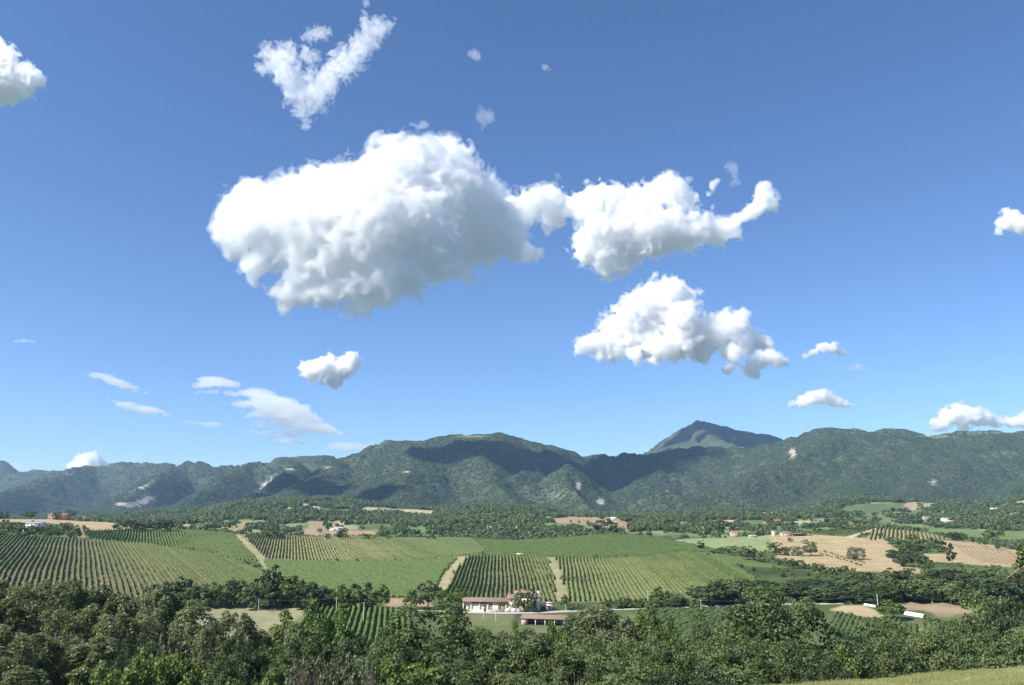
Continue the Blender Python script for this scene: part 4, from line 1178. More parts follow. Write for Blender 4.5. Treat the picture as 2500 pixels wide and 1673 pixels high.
at_px(1480, 1575, 130, 150, OAK_N, 'oak below the tree with several pale trunks', v=1)
at_px(1560, 1560, 132, 150, OAK_N, 'oak under the tree with the thin pale trunk', v=2)
at_px(1640, 1580, 122, 150, OAK_N, 'oak right of the bottom centre, below the green field', v=3)
at_px(1725, 1530, 138, 130, OAK_N, 'oak in front of the green field, left of the giant right oak', v=1)
at_px(1880, 1450, 150, 260, OAK_N, 'giant oak right of centre that rises up to the tree belt', v=3)
at_px(1780, 1560, 120, 190, OAK_N, 'lower left shoulder oak of the giant right one', v=2)
at_px(1925, 1575, 112, 210, OAK_N, 'dark lower oak at the bottom edge under the giant one', v=0)
at_px(1530, 1630, 104, 200, OAK_N, 'oak at the bottom edge, right of the centre', v=3)
at_px(1700, 1640, 103, 170, DARK_N, 'dark crown at the bottom edge, left of the giant oak')
at_px(1290, 1645, 102, 180, OAK_N, 'oak crown at the very bottom, right of the biggest oak', v=2)
at_px(2060, 1590, 122, 120, ELM_N, 'light green tree right of the giant oak')
at_px(2110, 1545, 150, 130, DARK_N, 'low dark tree in front of the green field on the right')
at_px(2180, 1512, 160, 150, OAK_N, 'oak in front of the tan patch on the right')
at_px(2150, 1565, 124, 170, OAK_N, 'oak over the mown slope, left one', v=0)
at_px(2260, 1530, 132, 160, OAK_N, 'oak over the mown slope, middle one', v=1)
at_px(2330, 1500, 150, 150, OAK_N, 'oak right of the long white tunnel', v=2)
at_px(2420, 1470, 160, 150, OAK_N, 'oak below the tree belt at the right side', v=3)
at_px(2490, 1460, 150, 150, DARK_N, 'dark oak at the right side, highest of the near ones')
at_px(2390, 1545, 118, 170, OAK_N, 'oak over the mown slope, right one', v=2)
at_px(2480, 1540, 112, 160, OAK_N, 'oak in the right corner above the mown slope', v=0)
at_px(2560, 1500, 130, 170, OAK_N, 'oak cut by the right side of the photo', v=1)
at_px(2020, 1620, 106, 120, DARK_N, 'dark bush left of the mown slope')
# filler between, further from the eye
belt([(-120,1440),(420,1450),(640,1500)], (195, 240), 14, (9, 13), [OAK_N, DARK_N], 'oak behind the poplars in the lower left wood', 'oaks behind the poplars', (0.5, 0.8), seed=3)
belt([(930,1535),(1350,1540)], (165, 230), 7, (9, 13), [ELM_N, OAK_N], ['light green tree behind the biggest oak', 'oak in the thicket behind the biggest oak'], 'thicket behind the biggest oak', (0.7, 1.0), seed=4)
belt([(1380,1560),(2000,1560)], (150, 190), 8, (10, 14), [OAK_N, DARK_N], ['oak in the thicket right of centre', 'dark oak in the thicket right of centre'], 'thicket right of centre', (0.8, 1.0), seed=6)
belt([(2060,1570),(2600,1520)], (140, 230), 14, (10, 15), [OAK_N, DARK_N], ['oak in the wood above the mown slope', 'dark oak in the wood above the mown slope'], 'wood above the mown slope', (0.8, 1.0), seed=7)

# belts along the road and the stream
belt([(372,1422),(430,1412),(520,1415),(600,1408)], (430, 455), 12, (11, 15), [OAK_M, DARK_M], ['oak in the hedge line left of the road end', 'dark oak in the hedge line left of the road end'], 'trees at the foot of the left vineyard', (0.85, 1.0), seed=10)
at_px(662, 1394, 446, 60, DARK_M, 'tallest dark tree behind the road on the left, beside the track')
at_px(722, 1404, 446, 75, LIGHT_M, 'round bright green tree in the middle of the roadside clump')
belt([(600,1420),(650,1408),(760,1412),(812,1425)], (432, 452), 13, (12, 17), [OAK_M, OAK_M, DARK_M], ['leafy oak in the roadside clump left of centre', 'leafy oak in the roadside clump left of centre', 'dark oak in the roadside clump left of centre'], 'roadside clump left of centre', (0.8, 1.0), seed=11)
for px, py, w, k, lab in [(838,1428,40,LIGHT_M,'olive tree in the roadside group, left one'),(868,1424,42,LIGHT_M,'olive tree in the roadside group, second'),(900,1424,40,CON_M,'dark pointed tree in the roadside group'),(932,1428,36,LIGHT_M,'thin light tree at the right end of the roadside group'),
                          (850,1455,40,OAK_M,'low oak under the roadside group, left one'),(905,1460,42,OAK_M,'low oak under the roadside group, right one')]:
    at_px(px, py, 437, w, k, lab)
at_px(1005, 1440, 436, 34, LIGHT_M, 'light tree left of the single dark oak')
at_px(1045, 1427, 436, 62, DARK_M, 'single dark round oak beside the bare earth patch')
at_px(1092, 1440, 434, 36, LIGHT_M, 'light green tree between the dark oak and the farmhouse')
at_px(1126, 1434, 440, 36, LIGHT_M, 'yellow green tree behind the left end of the farmhouse')
# right of the farmhouse
at_px(1378, 1452, 436, 16, LIGHT_M, 'slim young tree right of the brick shed')
for i, px in enumerate([1395, 1420]):
    at_px(px, 1472 + i, 432, 26, OLIVE_M, ['grey bush beside the small posts', 'grey bush before the tree with pale trunks'][i], 'bush')
belt([(1470,1462),(1700,1455)], (436, 446), 16, (5, 8), [BUSH_M, LIGHT_M], ['low hedge tree along the road right of the farmhouse', 'low olive green tree along the road right of the farmhouse'], 'hedge along the road', (0.7, 1.1), seed=12)
at_px(1610, 1432, 444, 40, LIGHT_M, 'taller thin tree rising from the roadside hedge')
at_px(1648, 1442, 440, 30, OLIVE_M, 'greyish tree at the right end of the roadside hedge')
at_px(1525, 1452, 438, 26, OLIVE_M, 'whitish grey bush in the roadside hedge', 'bush')
belt([(1700,1425),(1760,1412),(1800,1405),(1840,1420)], (436, 462), 12, (12, 17), [OAK_M, DARK_M], ['oak at the left end of the long tree belt', 'dark oak at the left end of the long tree belt'], 'left end of the long tree belt', (0.85, 1.0), seed=13)
belt([(1840,1412),(1900,1410),(1990,1405),(2090,1390),(2150,1378),(2240,1392),(2330,1380),(2420,1385),(2600,1380)], (462, 520), 62, (13, 19), [OAK_M, OAK_M, DARK_M], ['oak in the long dense tree belt on the right', 'oak in the long dense tree belt on the right', 'dark oak in the long dense tree belt on the right'], 'long dense tree belt on the right', (0.8, 1.02), seed=14)
belt([(1840,1430),(2600,1400)], (450, 468), 30, (12, 17), [OAK_M, DARK_M], ['oak in the front row of the long tree belt', 'dark oak in the front row of the long tree belt'], 'front row of the long tree belt', (0.7, 0.9), seed=15)
at_px(2175, 1466, 402, 58, LIGHT_M, 'round light bush between the two white sheets', 'bush')
at_px(2380, 1442, 400, 55, LIGHT_M, 'round grey green tree right of the tan meadow')
at_px(2425, 1455, 385, 55, OAK_M, 'round tree right of the grey green one')
at_px(2120, 1398, 480, 34, CON_M, 'narrow dark tree rising from the belt')
# hedges and trees among the stubble fields
for px, top, base, w, k, lab in [
    (1712,1319,1341,15,CYP_M,'lone narrow tree at the edge of the pale green meadow'),(1750,1338,1352,26,BUSH_M,'low bush left of the two round trees'),(1787,1333,1356,38,OAK_M,'left one of the two round trees below the meadow'),
    (1828,1336,1367,38,OAK_M,'right one of the two round trees below the meadow'),(1857,1350,1372,22,BUSH_M,'bush right of the two round trees'),(1893,1325,1355,34,OAK_M,'tall tree at the left end of the field hedge'),
    (1918,1336,1356,28,BUSH_M,'bush second in the field hedge'),(1950,1334,1357,34,PINK_M,'greyish bush in the middle of the field hedge'),(1980,1328,1357,32,OAK_M,'round tree at the right end of the field hedge'),
    (1901,1370,1380,11,BUSH_M,'tiny round bush left of the short hedge'),(1915,1362,1384,18,OAK_M,'left bush of the short hedge'),(1935,1366,1388,26,OAK_M,'middle bush of the short hedge'),(1955,1368,1389,22,OAK_M,'right bush of the short hedge'),
    (1976,1377,1390,9,BUSH_M,'very small bush right of the short hedge'),(2000,1376,1398,28,OAK_M,'round bush at the foot of the brown field'),(2030,1388,1404,20,BUSH_M,'low bush touching the tree belt'),
    (2059,1381,1400,26,OAK_M,'round bush before the tree belt'),(2091,1336,1366,44,PINK_M,'lone greyish round tree in the middle of the stubble field'),
    (2215,1328,1360,30,OAK_M,'upper tree of the dark clump in the stubble field'),(2210,1345,1384,40,DARK_M,'left tree of the dark clump in the stubble field'),(2240,1352,1386,42,DARK_M,'right tree of the dark clump in the stubble field'),(2258,1366,1388,26,OAK_M,'low right bush of the dark clump'),
    (2178,1343,1362,36,BUSH_M,'flat bush left of the dark clump'),(2325,1328,1376,24,CON_M,'lone tall conifer between the stubble fields'),
    (2178,1308,1328,26,OLIVE_M,'grey tree below the knoll vineyard'),(2228,1304,1322,24,OAK_M,'tree at the lower side of the knoll vineyard'),(2150,1300,1312,12,OAK_M,'small tree inside the knoll vineyard'),
    (2200,1322,1338,40,BUSH_M,'scrub bush below the knoll vineyard, left one'),(2255,1316,1330,40,BUSH_M,'scrub bush below the knoll vineyard, middle one'),(2290,1322,1340,34,BUSH_M,'scrub bush below the knoll vineyard, right one'),
    (2240,1330,1346,44,BUSH_M,'scrub bush above the dark clump'),(2300,1336,1348,30,BUSH_M,'scrub bush left of the conifer'),
    (1930,1313,1323,11,BUSH_M,'small bush on the brown slope under the pink house'),(1967,1319,1328,14,BUSH_M,'dark bush right of the small one on the brown slope'),(1986,1323,1333,12,BUSH_M,'third bush on the brown slope'),
    (2330,1300,1320,28,DARK_M,'dark tree at the upper edge of the curved stubble field'),(2350,1302,1322,24,OAK_M,'tree beside the dark one above the curved stubble field'),(2376,1308,1326,8,CYP_M,'thin tree above the curved stubble field'),
    (2391,1316,1331,10,OAK_M,'first small tree on the upper edge of the curved stubble field'),(2406,1317,1334,13,OAK_M,'second small tree on the upper edge of the curved stubble field'),(2438,1324,1344,14,OAK_M,'third small tree on the upper edge of the curved stubble field'),
    (2425,1296,1318,36,OAK_M,'wide tree behind the curved stubble field'),(2468,1320,1340,46,OLIVE_M,'silvery willow behind the curved stubble field'),(2447,1286,1310,12,OAK_M,'thin tree on the green meadow at the far right'),
    (16,1250,1268,12,CON_M,'first spindly tree on the left crest'),(2,1252,1268,14,CON_M,'spindly tree at the left border on the crest'),(73,1246,1268,30,OAK_M,'round tree on the left crest, left of the brick farmhouse'),(139,1252,1268,18,BUSH_M,'bush in front of the brick farmhouse'),
    (174,1243,1268,30,OAK_M,'tree at the right end of the brick farmhouse'),(247,1256,1273,24,OAK_M,'tree right of the small brick shed'),
    (228,1262,1273,16,BUSH_M,'bush right of the small brick shed'),
    (290,1278,1296,26,DARK_M,'left tree of the dark clump on the crest'),(318,1270,1296,34,DARK_M,'second tree of the dark clump on the crest'),(345,1274,1296,30,OAK_M,'third tree of the dark clump on the crest'),(375,1276,1297,34,DARK_M,'fourth tree of the dark clump on the crest'),(405,1270,1298,40,DARK_M,'rightmost tree of the dark clump on the crest'),
    (10,1273,1298,34,OAK_M,'tree left of the white house among bushes'),(28,1276,1300,24,OAK_M,'tree touching the left side of the white house'),(48,1290,1312,30,BUSH_M,'bush below the white house'),(85,1284,1310,34,OAK_M,'tree in front of the white house'),
    (115,1288,1312,34,OAK_M,'first tree right of the white house'),(142,1288,1314,30,OAK_M,'second tree right of the white house'),(163,1276,1300,24,OAK_M,'tallest tree right of the white house'),(180,1290,1314,26,BUSH_M,'bush at the right end of the white house garden'),
    (0,1296,1308,30,BUSH_M,'low bush at the left border below the crest'),(205,1282,1296,9,BUSH_M,'small bush on the bare slope'),(212,1290,1302,12,BUSH_M,'second small bush on the bare slope'),
    (660,1290,1313,40,OAK_M,'broad tree above the left end of the tan vineyard'),(690,1300,1314,20,BUSH_M,'bush above the tan vineyard'),
    (832,1291,1316,30,OAK_M,'umbrella shaped tree in front of the long white farm building'),(894,1306,1317,18,BUSH_M,'round bush on the crest right of the umbrella shaped tree'),(912,1311,1317,10,BUSH_M,'small bush on the crest'),
    (948,1306,1318,10,OLIVE_M,'pale round bush on the crest'),(800,1308,1316,14,BUSH_M,'low bush left of the umbrella shaped tree'),(1052,1306,1318,18,BUSH_M,'bush at the tan strip beyond the crest')]:
    x, y, z = hit(px, base, 430)
    s_, t_ = ST(px, top)
    h = max(1.5, EYE + float(t_) * y - z)
    cat = 'bush' if k in (BUSH_M,) else 'tree'
    k.put(x, y, h, w / F * y * 1.05, lab, cat, None, z)
for px, top, base, w, k, lab in [(790,1262,1287,5,CYP_M,'thin cypress left of the long white farm building'),(802,1275,1296,11,CYP_M,'dark cypress beside the long white farm building'),(781,1290,1302,11,OAK_M,'lone round tree on the bare slope'),(471,1279,1292,13,OAK_M,'lone round tree on the brown hollow at the left'),
    (502,1291,1298,6,BUSH_M,'tiny tree on the brown hollow'),(577,1284,1289,5,BUSH_M,'tiny bush on the right slope of the brown hollow'),(892,1243,1252,7,OAK_M,'left small tree on the pale strip field'),(925,1240,1247,6,OAK_M,'right small tree on the pale strip field'),
    (1394,1269,1278,5,OAK_M,'first small tree on the round bare hill'),(1414,1271,1278,6,OAK_M,'second small tree on the round bare hill'),(1435,1271,1284,7,OAK_M,'taller tree on the round bare hill'),(1478,1268,1306,50,DARK_M,'dark grove on the slope of the round bare hill'),
    (1408,1290,1300,12,CON_M,'pointed tree under the round bare hill'),(1548,1262,1275,22,OLIVE_M,'grey round tree right of the round bare hill'),(2247,1227,1241,13,OAK_M,'lone tree on the far tan field at the right'),(2213,1238,1245,9,OAK_M,'bush at the corner of the far tan field'),
    (2062,1246,1262,24,OAK_M,'left tree of the pair on the far green meadow'),(2092,1247,1263,30,OAK_M,'right tree of the pair on the far green meadow'),(1998,1288,1313,18,CYP_M,'dark tall tree by the red shed'),(2056,1282,1312,14,CYP_M,'thin tree by the pale track')]:
    x, y, z = hit(px, base, 1150)
    s_, t_ = ST(px, top)
    k.put(x, y, max(3, EYE + float(t_) * y - z), w / F * y * 1.1, lab, 'tree', None, z)

# ------------------------------------------------------------------ buildings
M_CREAM = plain('cream_plaster', (0.80,0.71,0.49), 0.9, 0.06, 0.8)
M_WHITE = plain('white_plaster', (0.72,0.70,0.66), 0.9, 0.06, 0.8)
M_ORANGE = plain('ochre_plaster', (0.52,0.33,0.17), 0.9, 0.08, 0.8)
M_BRICK = plain('brick_wall', (0.34,0.19,0.13), 0.9, 0.2, 1.2)
M_PINKW = plain('pink_plaster', (0.52,0.38,0.32), 0.9, 0.08, 0.8)
M_STONE = plain('stone_wall', (0.40,0.35,0.28), 0.9, 0.15, 1.5)
M_TILE = plain('roof_tile', (0.25,0.175,0.135), 0.9, 0.3, 1.6)
M_TILEG = plain('old_roof_tile', (0.30,0.22,0.17), 0.9, 0.3, 1.6)
M_TILER = plain('red_roof_tile', (0.45,0.17,0.10), 0.9, 0.2, 1.6)
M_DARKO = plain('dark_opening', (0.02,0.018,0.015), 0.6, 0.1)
M_METAL = plain('grey_metal', (0.35,0.36,0.37), 0.5, 0.1)
M_CONC = plain('pole_concrete', (0.52,0.51,0.48), 0.9, 0.1)
M_WIRE = plain('wire', (0.25,0.25,0.25), 0.6, 0.0)
M_ROAD = plain('pale_asphalt', (0.42,0.40,0.37), 0.95, 0.12, 0.4)
M_GRAVEL = plain('pale_gravel', (0.55,0.51,0.44), 0.95, 0.12, 0.7)
M_STRAW = plain('straw', (0.23,0.17,0.095), 1.0, 0.15, 1.0)
M_SHEET = plain('white_sheet', (0.80,0.80,0.82), 0.5, 0.04)
M_WOODG = plain('grey_wood', (0.30,0.26,0.21), 0.9, 0.2)

def boxv(x0, x1, y0, y1, z0, z1):
    V = [(x, y, z) for z in (z0, z1) for y in (y0, y1) for x in (x0, x1)]
    return V, [(0,2,3,1),(4,5,7,6),(0,1,5,4),(2,6,7,3),(0,4,6,2),(1,3,7,5)]

def box(name, par, mat, x0, x1, y0, y1, z0, z1):
    V, Q = boxv(x0, x1, y0, y1, z0, z1)
    return obj(name, mesh_np(name, V, np.array(Q), mat), par)

def gable_roof(name, par, mat, x0, x1, y0, y1, z, rise, ov=0.4, th=0.18, along='x'):
    """tiled gable roof with a thickness, ridge along x or y, and rows of tiles standing proud"""
    if along == 'x':
        ym = (y0 + y1) / 2
        prof = [(y0 - ov, z - ov * rise / (ym - y0)), (ym, z + rise), (y1 + ov, z - ov * rise / (ym - y0))]
        V = [(x, a, b + d) for x in (x0 - ov, x1 + ov) for (a, b) in prof for d in (0, th)]
    else:
        xm = (x0 + x1) / 2
        prof = [(x0 - ov, z - ov * rise / (xm - x0)), (xm, z + rise), (x1 + ov, z - ov * rise / (xm - x0))]
        V = [(a, y, b + d) for y in (y0 - ov, y1 + ov) for (a, b) in prof for d in (0, th)]
    Q = [(0,6,8,2),(2,8,10,4),(1,3,9,7),(3,5,11,9),(0,2,3,1),(2,4,5,3),(6,7,9,8),(8,9,11,10),(0,1,7,6),(4,10,11,5)]
    r = obj(name, mesh_np(name, V, np.array(Q), mat), par)
    return r

def tile_rows(roof, x0, x1, y0, y1, z, rise, ov, mat, pitch=0.45, side=-1):
    """courses of rounded tiles running down one face of the roof; joined, far too small to pick apart"""
    V, Q = [], []
    ym = (y0 + y1) / 2
    n = int((x1 - x0 + 2 * ov) / pitch)
    for i in range(n):
        x = x0 - ov + (i + 0.5) * pitch
        a = (y0 - ov, z - ov * rise / (ym - y0) + 0.18) if side < 0 else (y1 + ov, z - ov * rise / (ym - y0) + 0.18)
        b0 = len(V)
        for (yy, zz) in (a, (ym, z + rise + 0.18)):
            V += [(x - pitch * 0.3, yy, zz + 0.003), (x, yy, zz + 0.12), (x + pitch * 0.3, yy, zz + 0.003)]
        Q += [(b0, b0 + 1, b0 + 4, b0 + 3), (b0 + 1, b0 + 2, b0 + 5, b0 + 4)]
    o = obj('tile_course', mesh_np('tile_course', V, np.array(Q), mat), roof)
    o['kind'] = 'stuff'

def gable_wall(name, par, mat, x0, x1, y0, y1, z0, z1, rise, along='x'):
    V, Q = boxv(x0, x1, y0, y1, z0, z1)
    T = []
    if along == 'x':
        ym = (y0 + y1) / 2
        V += [(x0, ym, z1 + rise), (x1, ym, z1 + rise)]
        T = [(4, 8, 6), (5, 7, 9)]; Q = Q[:1] + Q[2:] + [(4,5,9,8),(8,9,7,6)]
    else:
        xm = (x0 + x1) / 2
        V += [(xm, y0, z1 + rise), (xm, y1, z1 + rise)]
        T = [(4, 5, 8), (6, 9, 7)]; Q = Q[:1] + Q[2:] + [(4,8,9,6),(5,7,9,8)]
    return obj(name, mesh_np(name, V, [np.array(Q), np.array(T)], mat), par)

def window(par, x, z, y, w=0.9, h=1.2, mat=None):
    f = box('window', par, M_WOODG, x - w / 2 - 0.1, x + w / 2 + 0.1, y - 0.06, y + 0.05, z - h / 2 - 0.1, z + h / 2 + 0.1)
    box('pane', f, M_DARKO, x - w / 2, x + w / 2, y - 0.075, y - 0.055, z - h / 2, z + h / 2)
    return f

def house(px0, px1, pyb, label, wall=M_WHITE, roof=M_TILE, hpx=9, deep=8.0, floors=1, rise=None, yaw=0.0, name='farmhouse', cat='house', chimney=False, ymin=440, Y=None):
    x, y, z = hit((px0 + px1) / 2, pyb, ymin)
    if Y: y = Y; x = float(ST((px0 + px1) / 2, pyb)[0]) * Y; z = float(ground(x, y))
    m = y / F
    L_ = (px1 - px0) * m
    H_ = hpx * m
    rise = rise if rise else min(deep, L_) * 0.17
    e = empty(name, (x, y + deep / 2, z - 0.3), label, cat, None, rz=math.radians(yaw))
    hw = max(2.4, H_ - rise)
    gable_wall('wall', e, wall, -L_ / 2, L_ / 2, -deep / 2, deep / 2, -1.5, hw, rise)
    r = gable_roof('roof', e, roof, -L_ / 2, L_ / 2, -deep / 2, deep / 2, hw, rise)
    tile_rows(r, -L_ / 2, L_ / 2, -deep / 2, deep / 2, hw, rise, 0.4, roof, 0.6)
    if chimney:
        box('chimney', r, M_BRICK, L_ * 0.2, L_ * 0.2 + 0.8, -0.4, 0.4, hw + rise * 0.5, hw + rise + 1.1)
    nw = max(1, int(L_ / 4.0))
    fl = max(1, min(2, int(hw / 2.7)))
    for f in range(fl):
        for i in range(nw):
            xx = -L_ / 2 + L_ * (i + 0.5) / nw
            zc = 1.7 + f * 2.9
            if f == 0 and i == nw // 2:
                box('door', e, M_WOODG, xx - 0.6, xx + 0.6, -deep / 2 - 0.05, -deep / 2 + 0.05, 0.2, 2.4)
            elif zc + 0.7 < hw:
                window(e, xx, zc, -deep / 2)
    return e

house(116,164,1268,'long two storey brick farmhouse on the left crest', M_BRICK, M_TILEG, 15, 9, name='brick_farmhouse', chimney=True, yaw=-6)
house(197,220,1271,'small brick shed on the left crest, right of the long farmhouse', M_BRICK, M_TILE, 9, 6, name='brick_shed', cat='shed')
house(62,100,1290,'white house with a grey roof among the bushes on the left', M_WHITE, M_METAL, 15, 9, name='white_house')
house(56,70,1301,'tiny white outbuilding below the white house on the left', M_WHITE, M_WHITE, 9, 4, name='outbuilding', cat='shed')
house(32,44,1294,'grey hut left of the white house on the left', M_STONE, M_TILEG, 12, 5, name='hut', cat='hut')
house(486,501,1273,'tall white house on the wooded hillock at the left', M_WHITE, M_TILEG, 11, 9, ymin=1150, name='white_house')
house(505,527,1273,'low pale farm building right of the tall white house', M_WHITE, M_TILEG, 7, 9, ymin=1150, name='farm_building', cat='building')
house(370,384,1271,'white house in the distance behind the dark clump', M_WHITE, M_WHITE, 5, 9, ymin=1150, name='white_house')
house(804,838,1296,'long low farm building with a pale roof and posts, beyond the tan vineyard', M_WHITE, M_PINKW, 9, 12, ymin=1150, name='farm_building', cat='building')
house(1186,1200,1295,'white house among the trees beyond the crest, left one of two', M_WHITE, M_WHITE, 9, 8, ymin=1150, name='white_house')
house(1217,1229,1296,'stone house among the trees beyond the crest, right one of two', M_PINKW, M_TILEG, 9, 8, ymin=1150, name='stone_house')
house(1258,1265,1296,'narrow house with an orange roof in the woods', M_WHITE, M_TILER, 11, 7, ymin=1150, name='country_house')
house(1402,1424,1306,'low pale shed roof under the round bare hill', M_STONE, M_STONE, 5, 8, ymin=1150, name='field_shed', cat='shed')
house(1492,1505,1268,'white cottage on top of the round bare hill', M_WHITE, M_WHITE, 5, 7, ymin=1150, name='white_cottage')
house(1583,1594,1267,'white house in the woods right of the round bare hill', M_WHITE, M_TILEG, 7, 8, ymin=1150, name='white_house')
house(1574,1580,1267,'tiny hut left of the white house in the woods', M_WHITE, M_TILE, 4, 5, ymin=1150, name='hut', cat='hut')
house(1786,1807,1311,'house with a bright red hipped roof, right of the domed green hill', M_PINKW, M_TILER, 13, 9, ymin=1000, name='red_roofed_house')
house(1830,1848,1313,'low rubble building right of the red roofed house', M_STONE, M_STONE, 4, 6, ymin=1000, name='field_shed', cat='shed')
house(1909,1934,1310,'pinkish farmhouse above the brown slope', M_PINKW, M_TILE, 11, 8, ymin=1000, name='pink_farmhouse')
house(1888,1907,1276,'pale red roofed house in the woods above the tower', M_PINKW, M_TILER, 7, 9, ymin=1150, name='country_house')
house(2012,2030,1259,'white roofed house in the woods, centre right', M_WHITE, M_WHITE, 6, 9, ymin=1150, name='white_house')
house(1989,2000,1273,'small pink house in the woods, below the white roofed one', M_PINKW, M_TILE, 6, 8, ymin=1150, name='pink_house')
house(2303,2318,1278,'left wing of the large white villa on the right', M_WHITE, M_PINKW, 13, 10, ymin=1150, name='white_villa')
house(2318,2332,1280,'lower right wing of the large white villa on the right', M_WHITE, M_PINKW, 9, 9, ymin=1150, name='white_villa')
house(2335,2348,1270,'small white house right of the large villa', M_WHITE, M_WHITE, 6, 8, ymin=1150, name='white_house')
house(2256,2273,1270,'tan stone house left of the large villa', M_STONE, M_TILE, 9, 9, ymin=1150, name='stone_house')
house(2212,2219,1278,'tiny white hut at the wood edge near the villa', M_WHITE, M_WHITE, 5, 5, ymin=1150, name='hut', cat='hut')
house(2172,2188,1284,'grey metal roofed shed above the knoll vineyard', M_METAL, M_METAL, 5, 8, ymin=1150, name='metal_shed', cat='shed')
house(766,773,1231,'small pale house on the far clearing', M_CREAM, M_TILEG, 7, 8, ymin=1500, name='country_house')
# tower
x, y, z = hit(1889, 1309, 900)
e = empty('dovecote_tower', (x, y, z - 0.5), 'narrow white tower beside the pink farmhouse', 'tower')
box('wall', e, M_CREAM, -1.9, 1.9, -1.9, 1.9, -1, 6.4); r = gable_roof('roof', e, M_TILE, -1.9, 1.9, -1.9, 1.9, 6.4, 0.8, 0.25); window(e, 0, 4.4, -1.9, 0.6, 0.8)
# open shed with something red inside
x, y, z = hit(1955, 1309, 900)
e = empty('open_shed', (x, y, z - 0.3), 'long dark open shed with a flat grey roof near the red trailer', 'shed')
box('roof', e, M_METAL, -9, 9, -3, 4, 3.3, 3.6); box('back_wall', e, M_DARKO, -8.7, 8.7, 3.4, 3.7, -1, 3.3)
for xx in (-8.5, -4, 0.4, 4.6, 8.5): box('post', e, M_WOODG, xx - 0.12, xx + 0.12, -2.8, -2.56, -1, 3.3)
e = empty('farm_trailer', (x + 9.5, y - 4.5, z), 'red trailer at the right end of the dark open shed', 'trailer')
box('body', e, M_TILER, -2.6, 2.6, -1.1, 1.1, 0.8, 2.6)
for xx in (-1.5, 1.5):
    for yy in (-1.0, 1.0):
        V, Q = tube([(xx, yy - 0.12, 0.45), (xx, yy + 0.12, 0.45)], [0.45, 0.45], 10)
        obj('wheel', mesh_np('wheel', V, np.array(Q), M_DARKO), e)
# pale wall strip far right
x, y, z = hit(2444, 1243, 1150)
e = empty('retaining_wall', (x, y, z - 0.3), 'long white retaining wall in the woods at the far right', 'wall')
box('wall_body', e, M_WHITE, -27 * y / F, 27 * y / F, 0, 0.8, -1, 3.2)

# ---- the cream farmhouse
def PX(px, Y): return float(ST(px, 1480)[0]) * Y
YH = 431.0
zg = float(ground(PX(1230, YH), YH)) + 0.1
m = YH / F
def zpx(py, Y): return EYE + float(ST(1250, py)[1]) * Y
# long outbuilding
x0, x1 = PX(1131, YH), PX(1239, YH)
e = empty('outbuilding', ((x0 + x1) / 2, YH + 3.5, zg), 'long low cream outbuilding with a tiled roof, left half of the farm', 'building', 'cream farm by the road', rz=math.radians(-7))
W2 = (x1 - x0) / 2
hw = zpx(1469, YH) - zg
gable_wall('wall', e, M_CREAM, -W2, W2, -2.4, 3.4, -1.5, hw, 1.5)
r = gable_roof('roof', e, M_TILE, -W2, W2, -3.3, 3.4, hw, 1.5, 0.5)
tile_rows(r, -W2, W2, -3.3, 3.4, hw, 1.5, 0.5, M_TILE, 0.42)
def lx(px): return PX(px, YH) - (x0 + x1) / 2
yf = -2.4
box('side_wall', e, M_CREAM, -W2 - 0.02, -W2 + 0.5, -3.2, -2.39, -1.5, hw)
for a, b in ((1153,1170),(1174,1191)):
    o = box('window', e, M_DARKO, lx(a), lx(b), yf - 0.08, yf - 0.01, hw - 1.15, hw - 0.12)
for a in (1151.5, 1172, 1193):
    box('pilaster', e, M_WHITE, lx(a) - 0.3, lx(a) + 0.3, yf - 0.5, yf - 0.005, -1.5, hw - 0.05)
box('brick_panel', e, M_BRICK, lx(1143), lx(1147), yf - 0.3, yf - 0.012, -1.5, 2.6)
box('niche', e, M_ORANGE, lx(1195), lx(1203.5), yf - 0.1, yf - 0.015, -1.5, hw - 0.1)
box('door', e, M_BRICK, lx(1202), lx(1204), yf - 0.14, yf - 0.11, -1.5, 2.0)
for a, b in ((1204.5,1211.5),(1211.8,1218.5)):
    d = box('garage_door', e, M_WHITE, lx(a), lx(b), yf - 0.35, yf - 0.25, -1.2, 2.7)
    for k in range(3): box('panel', d, M_CREAM, lx(a) + 0.1 + k * (lx(b) - lx(a) - 0.1) / 3, lx(a) + (k + 1) * (lx(b) - lx(a) - 0.1) / 3, yf - 0.38, yf - 0.355, -1.0, 2.5)
box('porch_wall', e, M_ORANGE, lx(1219), lx(1236.5), yf - 0.1, yf - 0.02, -1.5, hw - 0.1)
box('door', e, M_DARKO, lx(1221), lx(1224.5), yf - 0.16, yf - 0.11, -1.2, 2.1)
box('pilaster', e, M_WHITE, lx(1236.5), lx(1239), yf - 0.5, yf - 0.005, -1.5, hw - 0.05)
# middle block with tower-like roof
x0m, x1m = PX(1240, YH), PX(1257, YH)
e = empty('cream_tower_house', ((x0m + x1m) / 2, YH + 2.5, zg), 'narrow two storey cream block joining the outbuilding and the main house', 'house', 'cream farm by the road', rz=math.radians(-7))
W3 = (x1m - x0m) / 2; hm = zpx(1461, YH) - zg
gable_wall('wall', e, M_CREAM, -W3, W3, -3, 3, -1.5, hm, 1.6)
box('brick_band', e, M_ORANGE, -W3, W3 * 0.55, -3.05, -3.005, hm - 1.6, hm - 0.1)
r = gable_roof('roof', e, M_TILE, -W3, W3, -3, 3, hm, 1.6, 0.35); tile_rows(r, -W3, W3, -3, 3, hm, 1.6, 0.35, M_TILE, 0.42)
box('chimney', r, M_BRICK, -W3 + 0.1, -W3 + 0.8, 0.2, 0.9, hm + 0.8, hm + 2.6)
window(e, 0.8, hm * 0.42, -3, 0.5, 0.8)
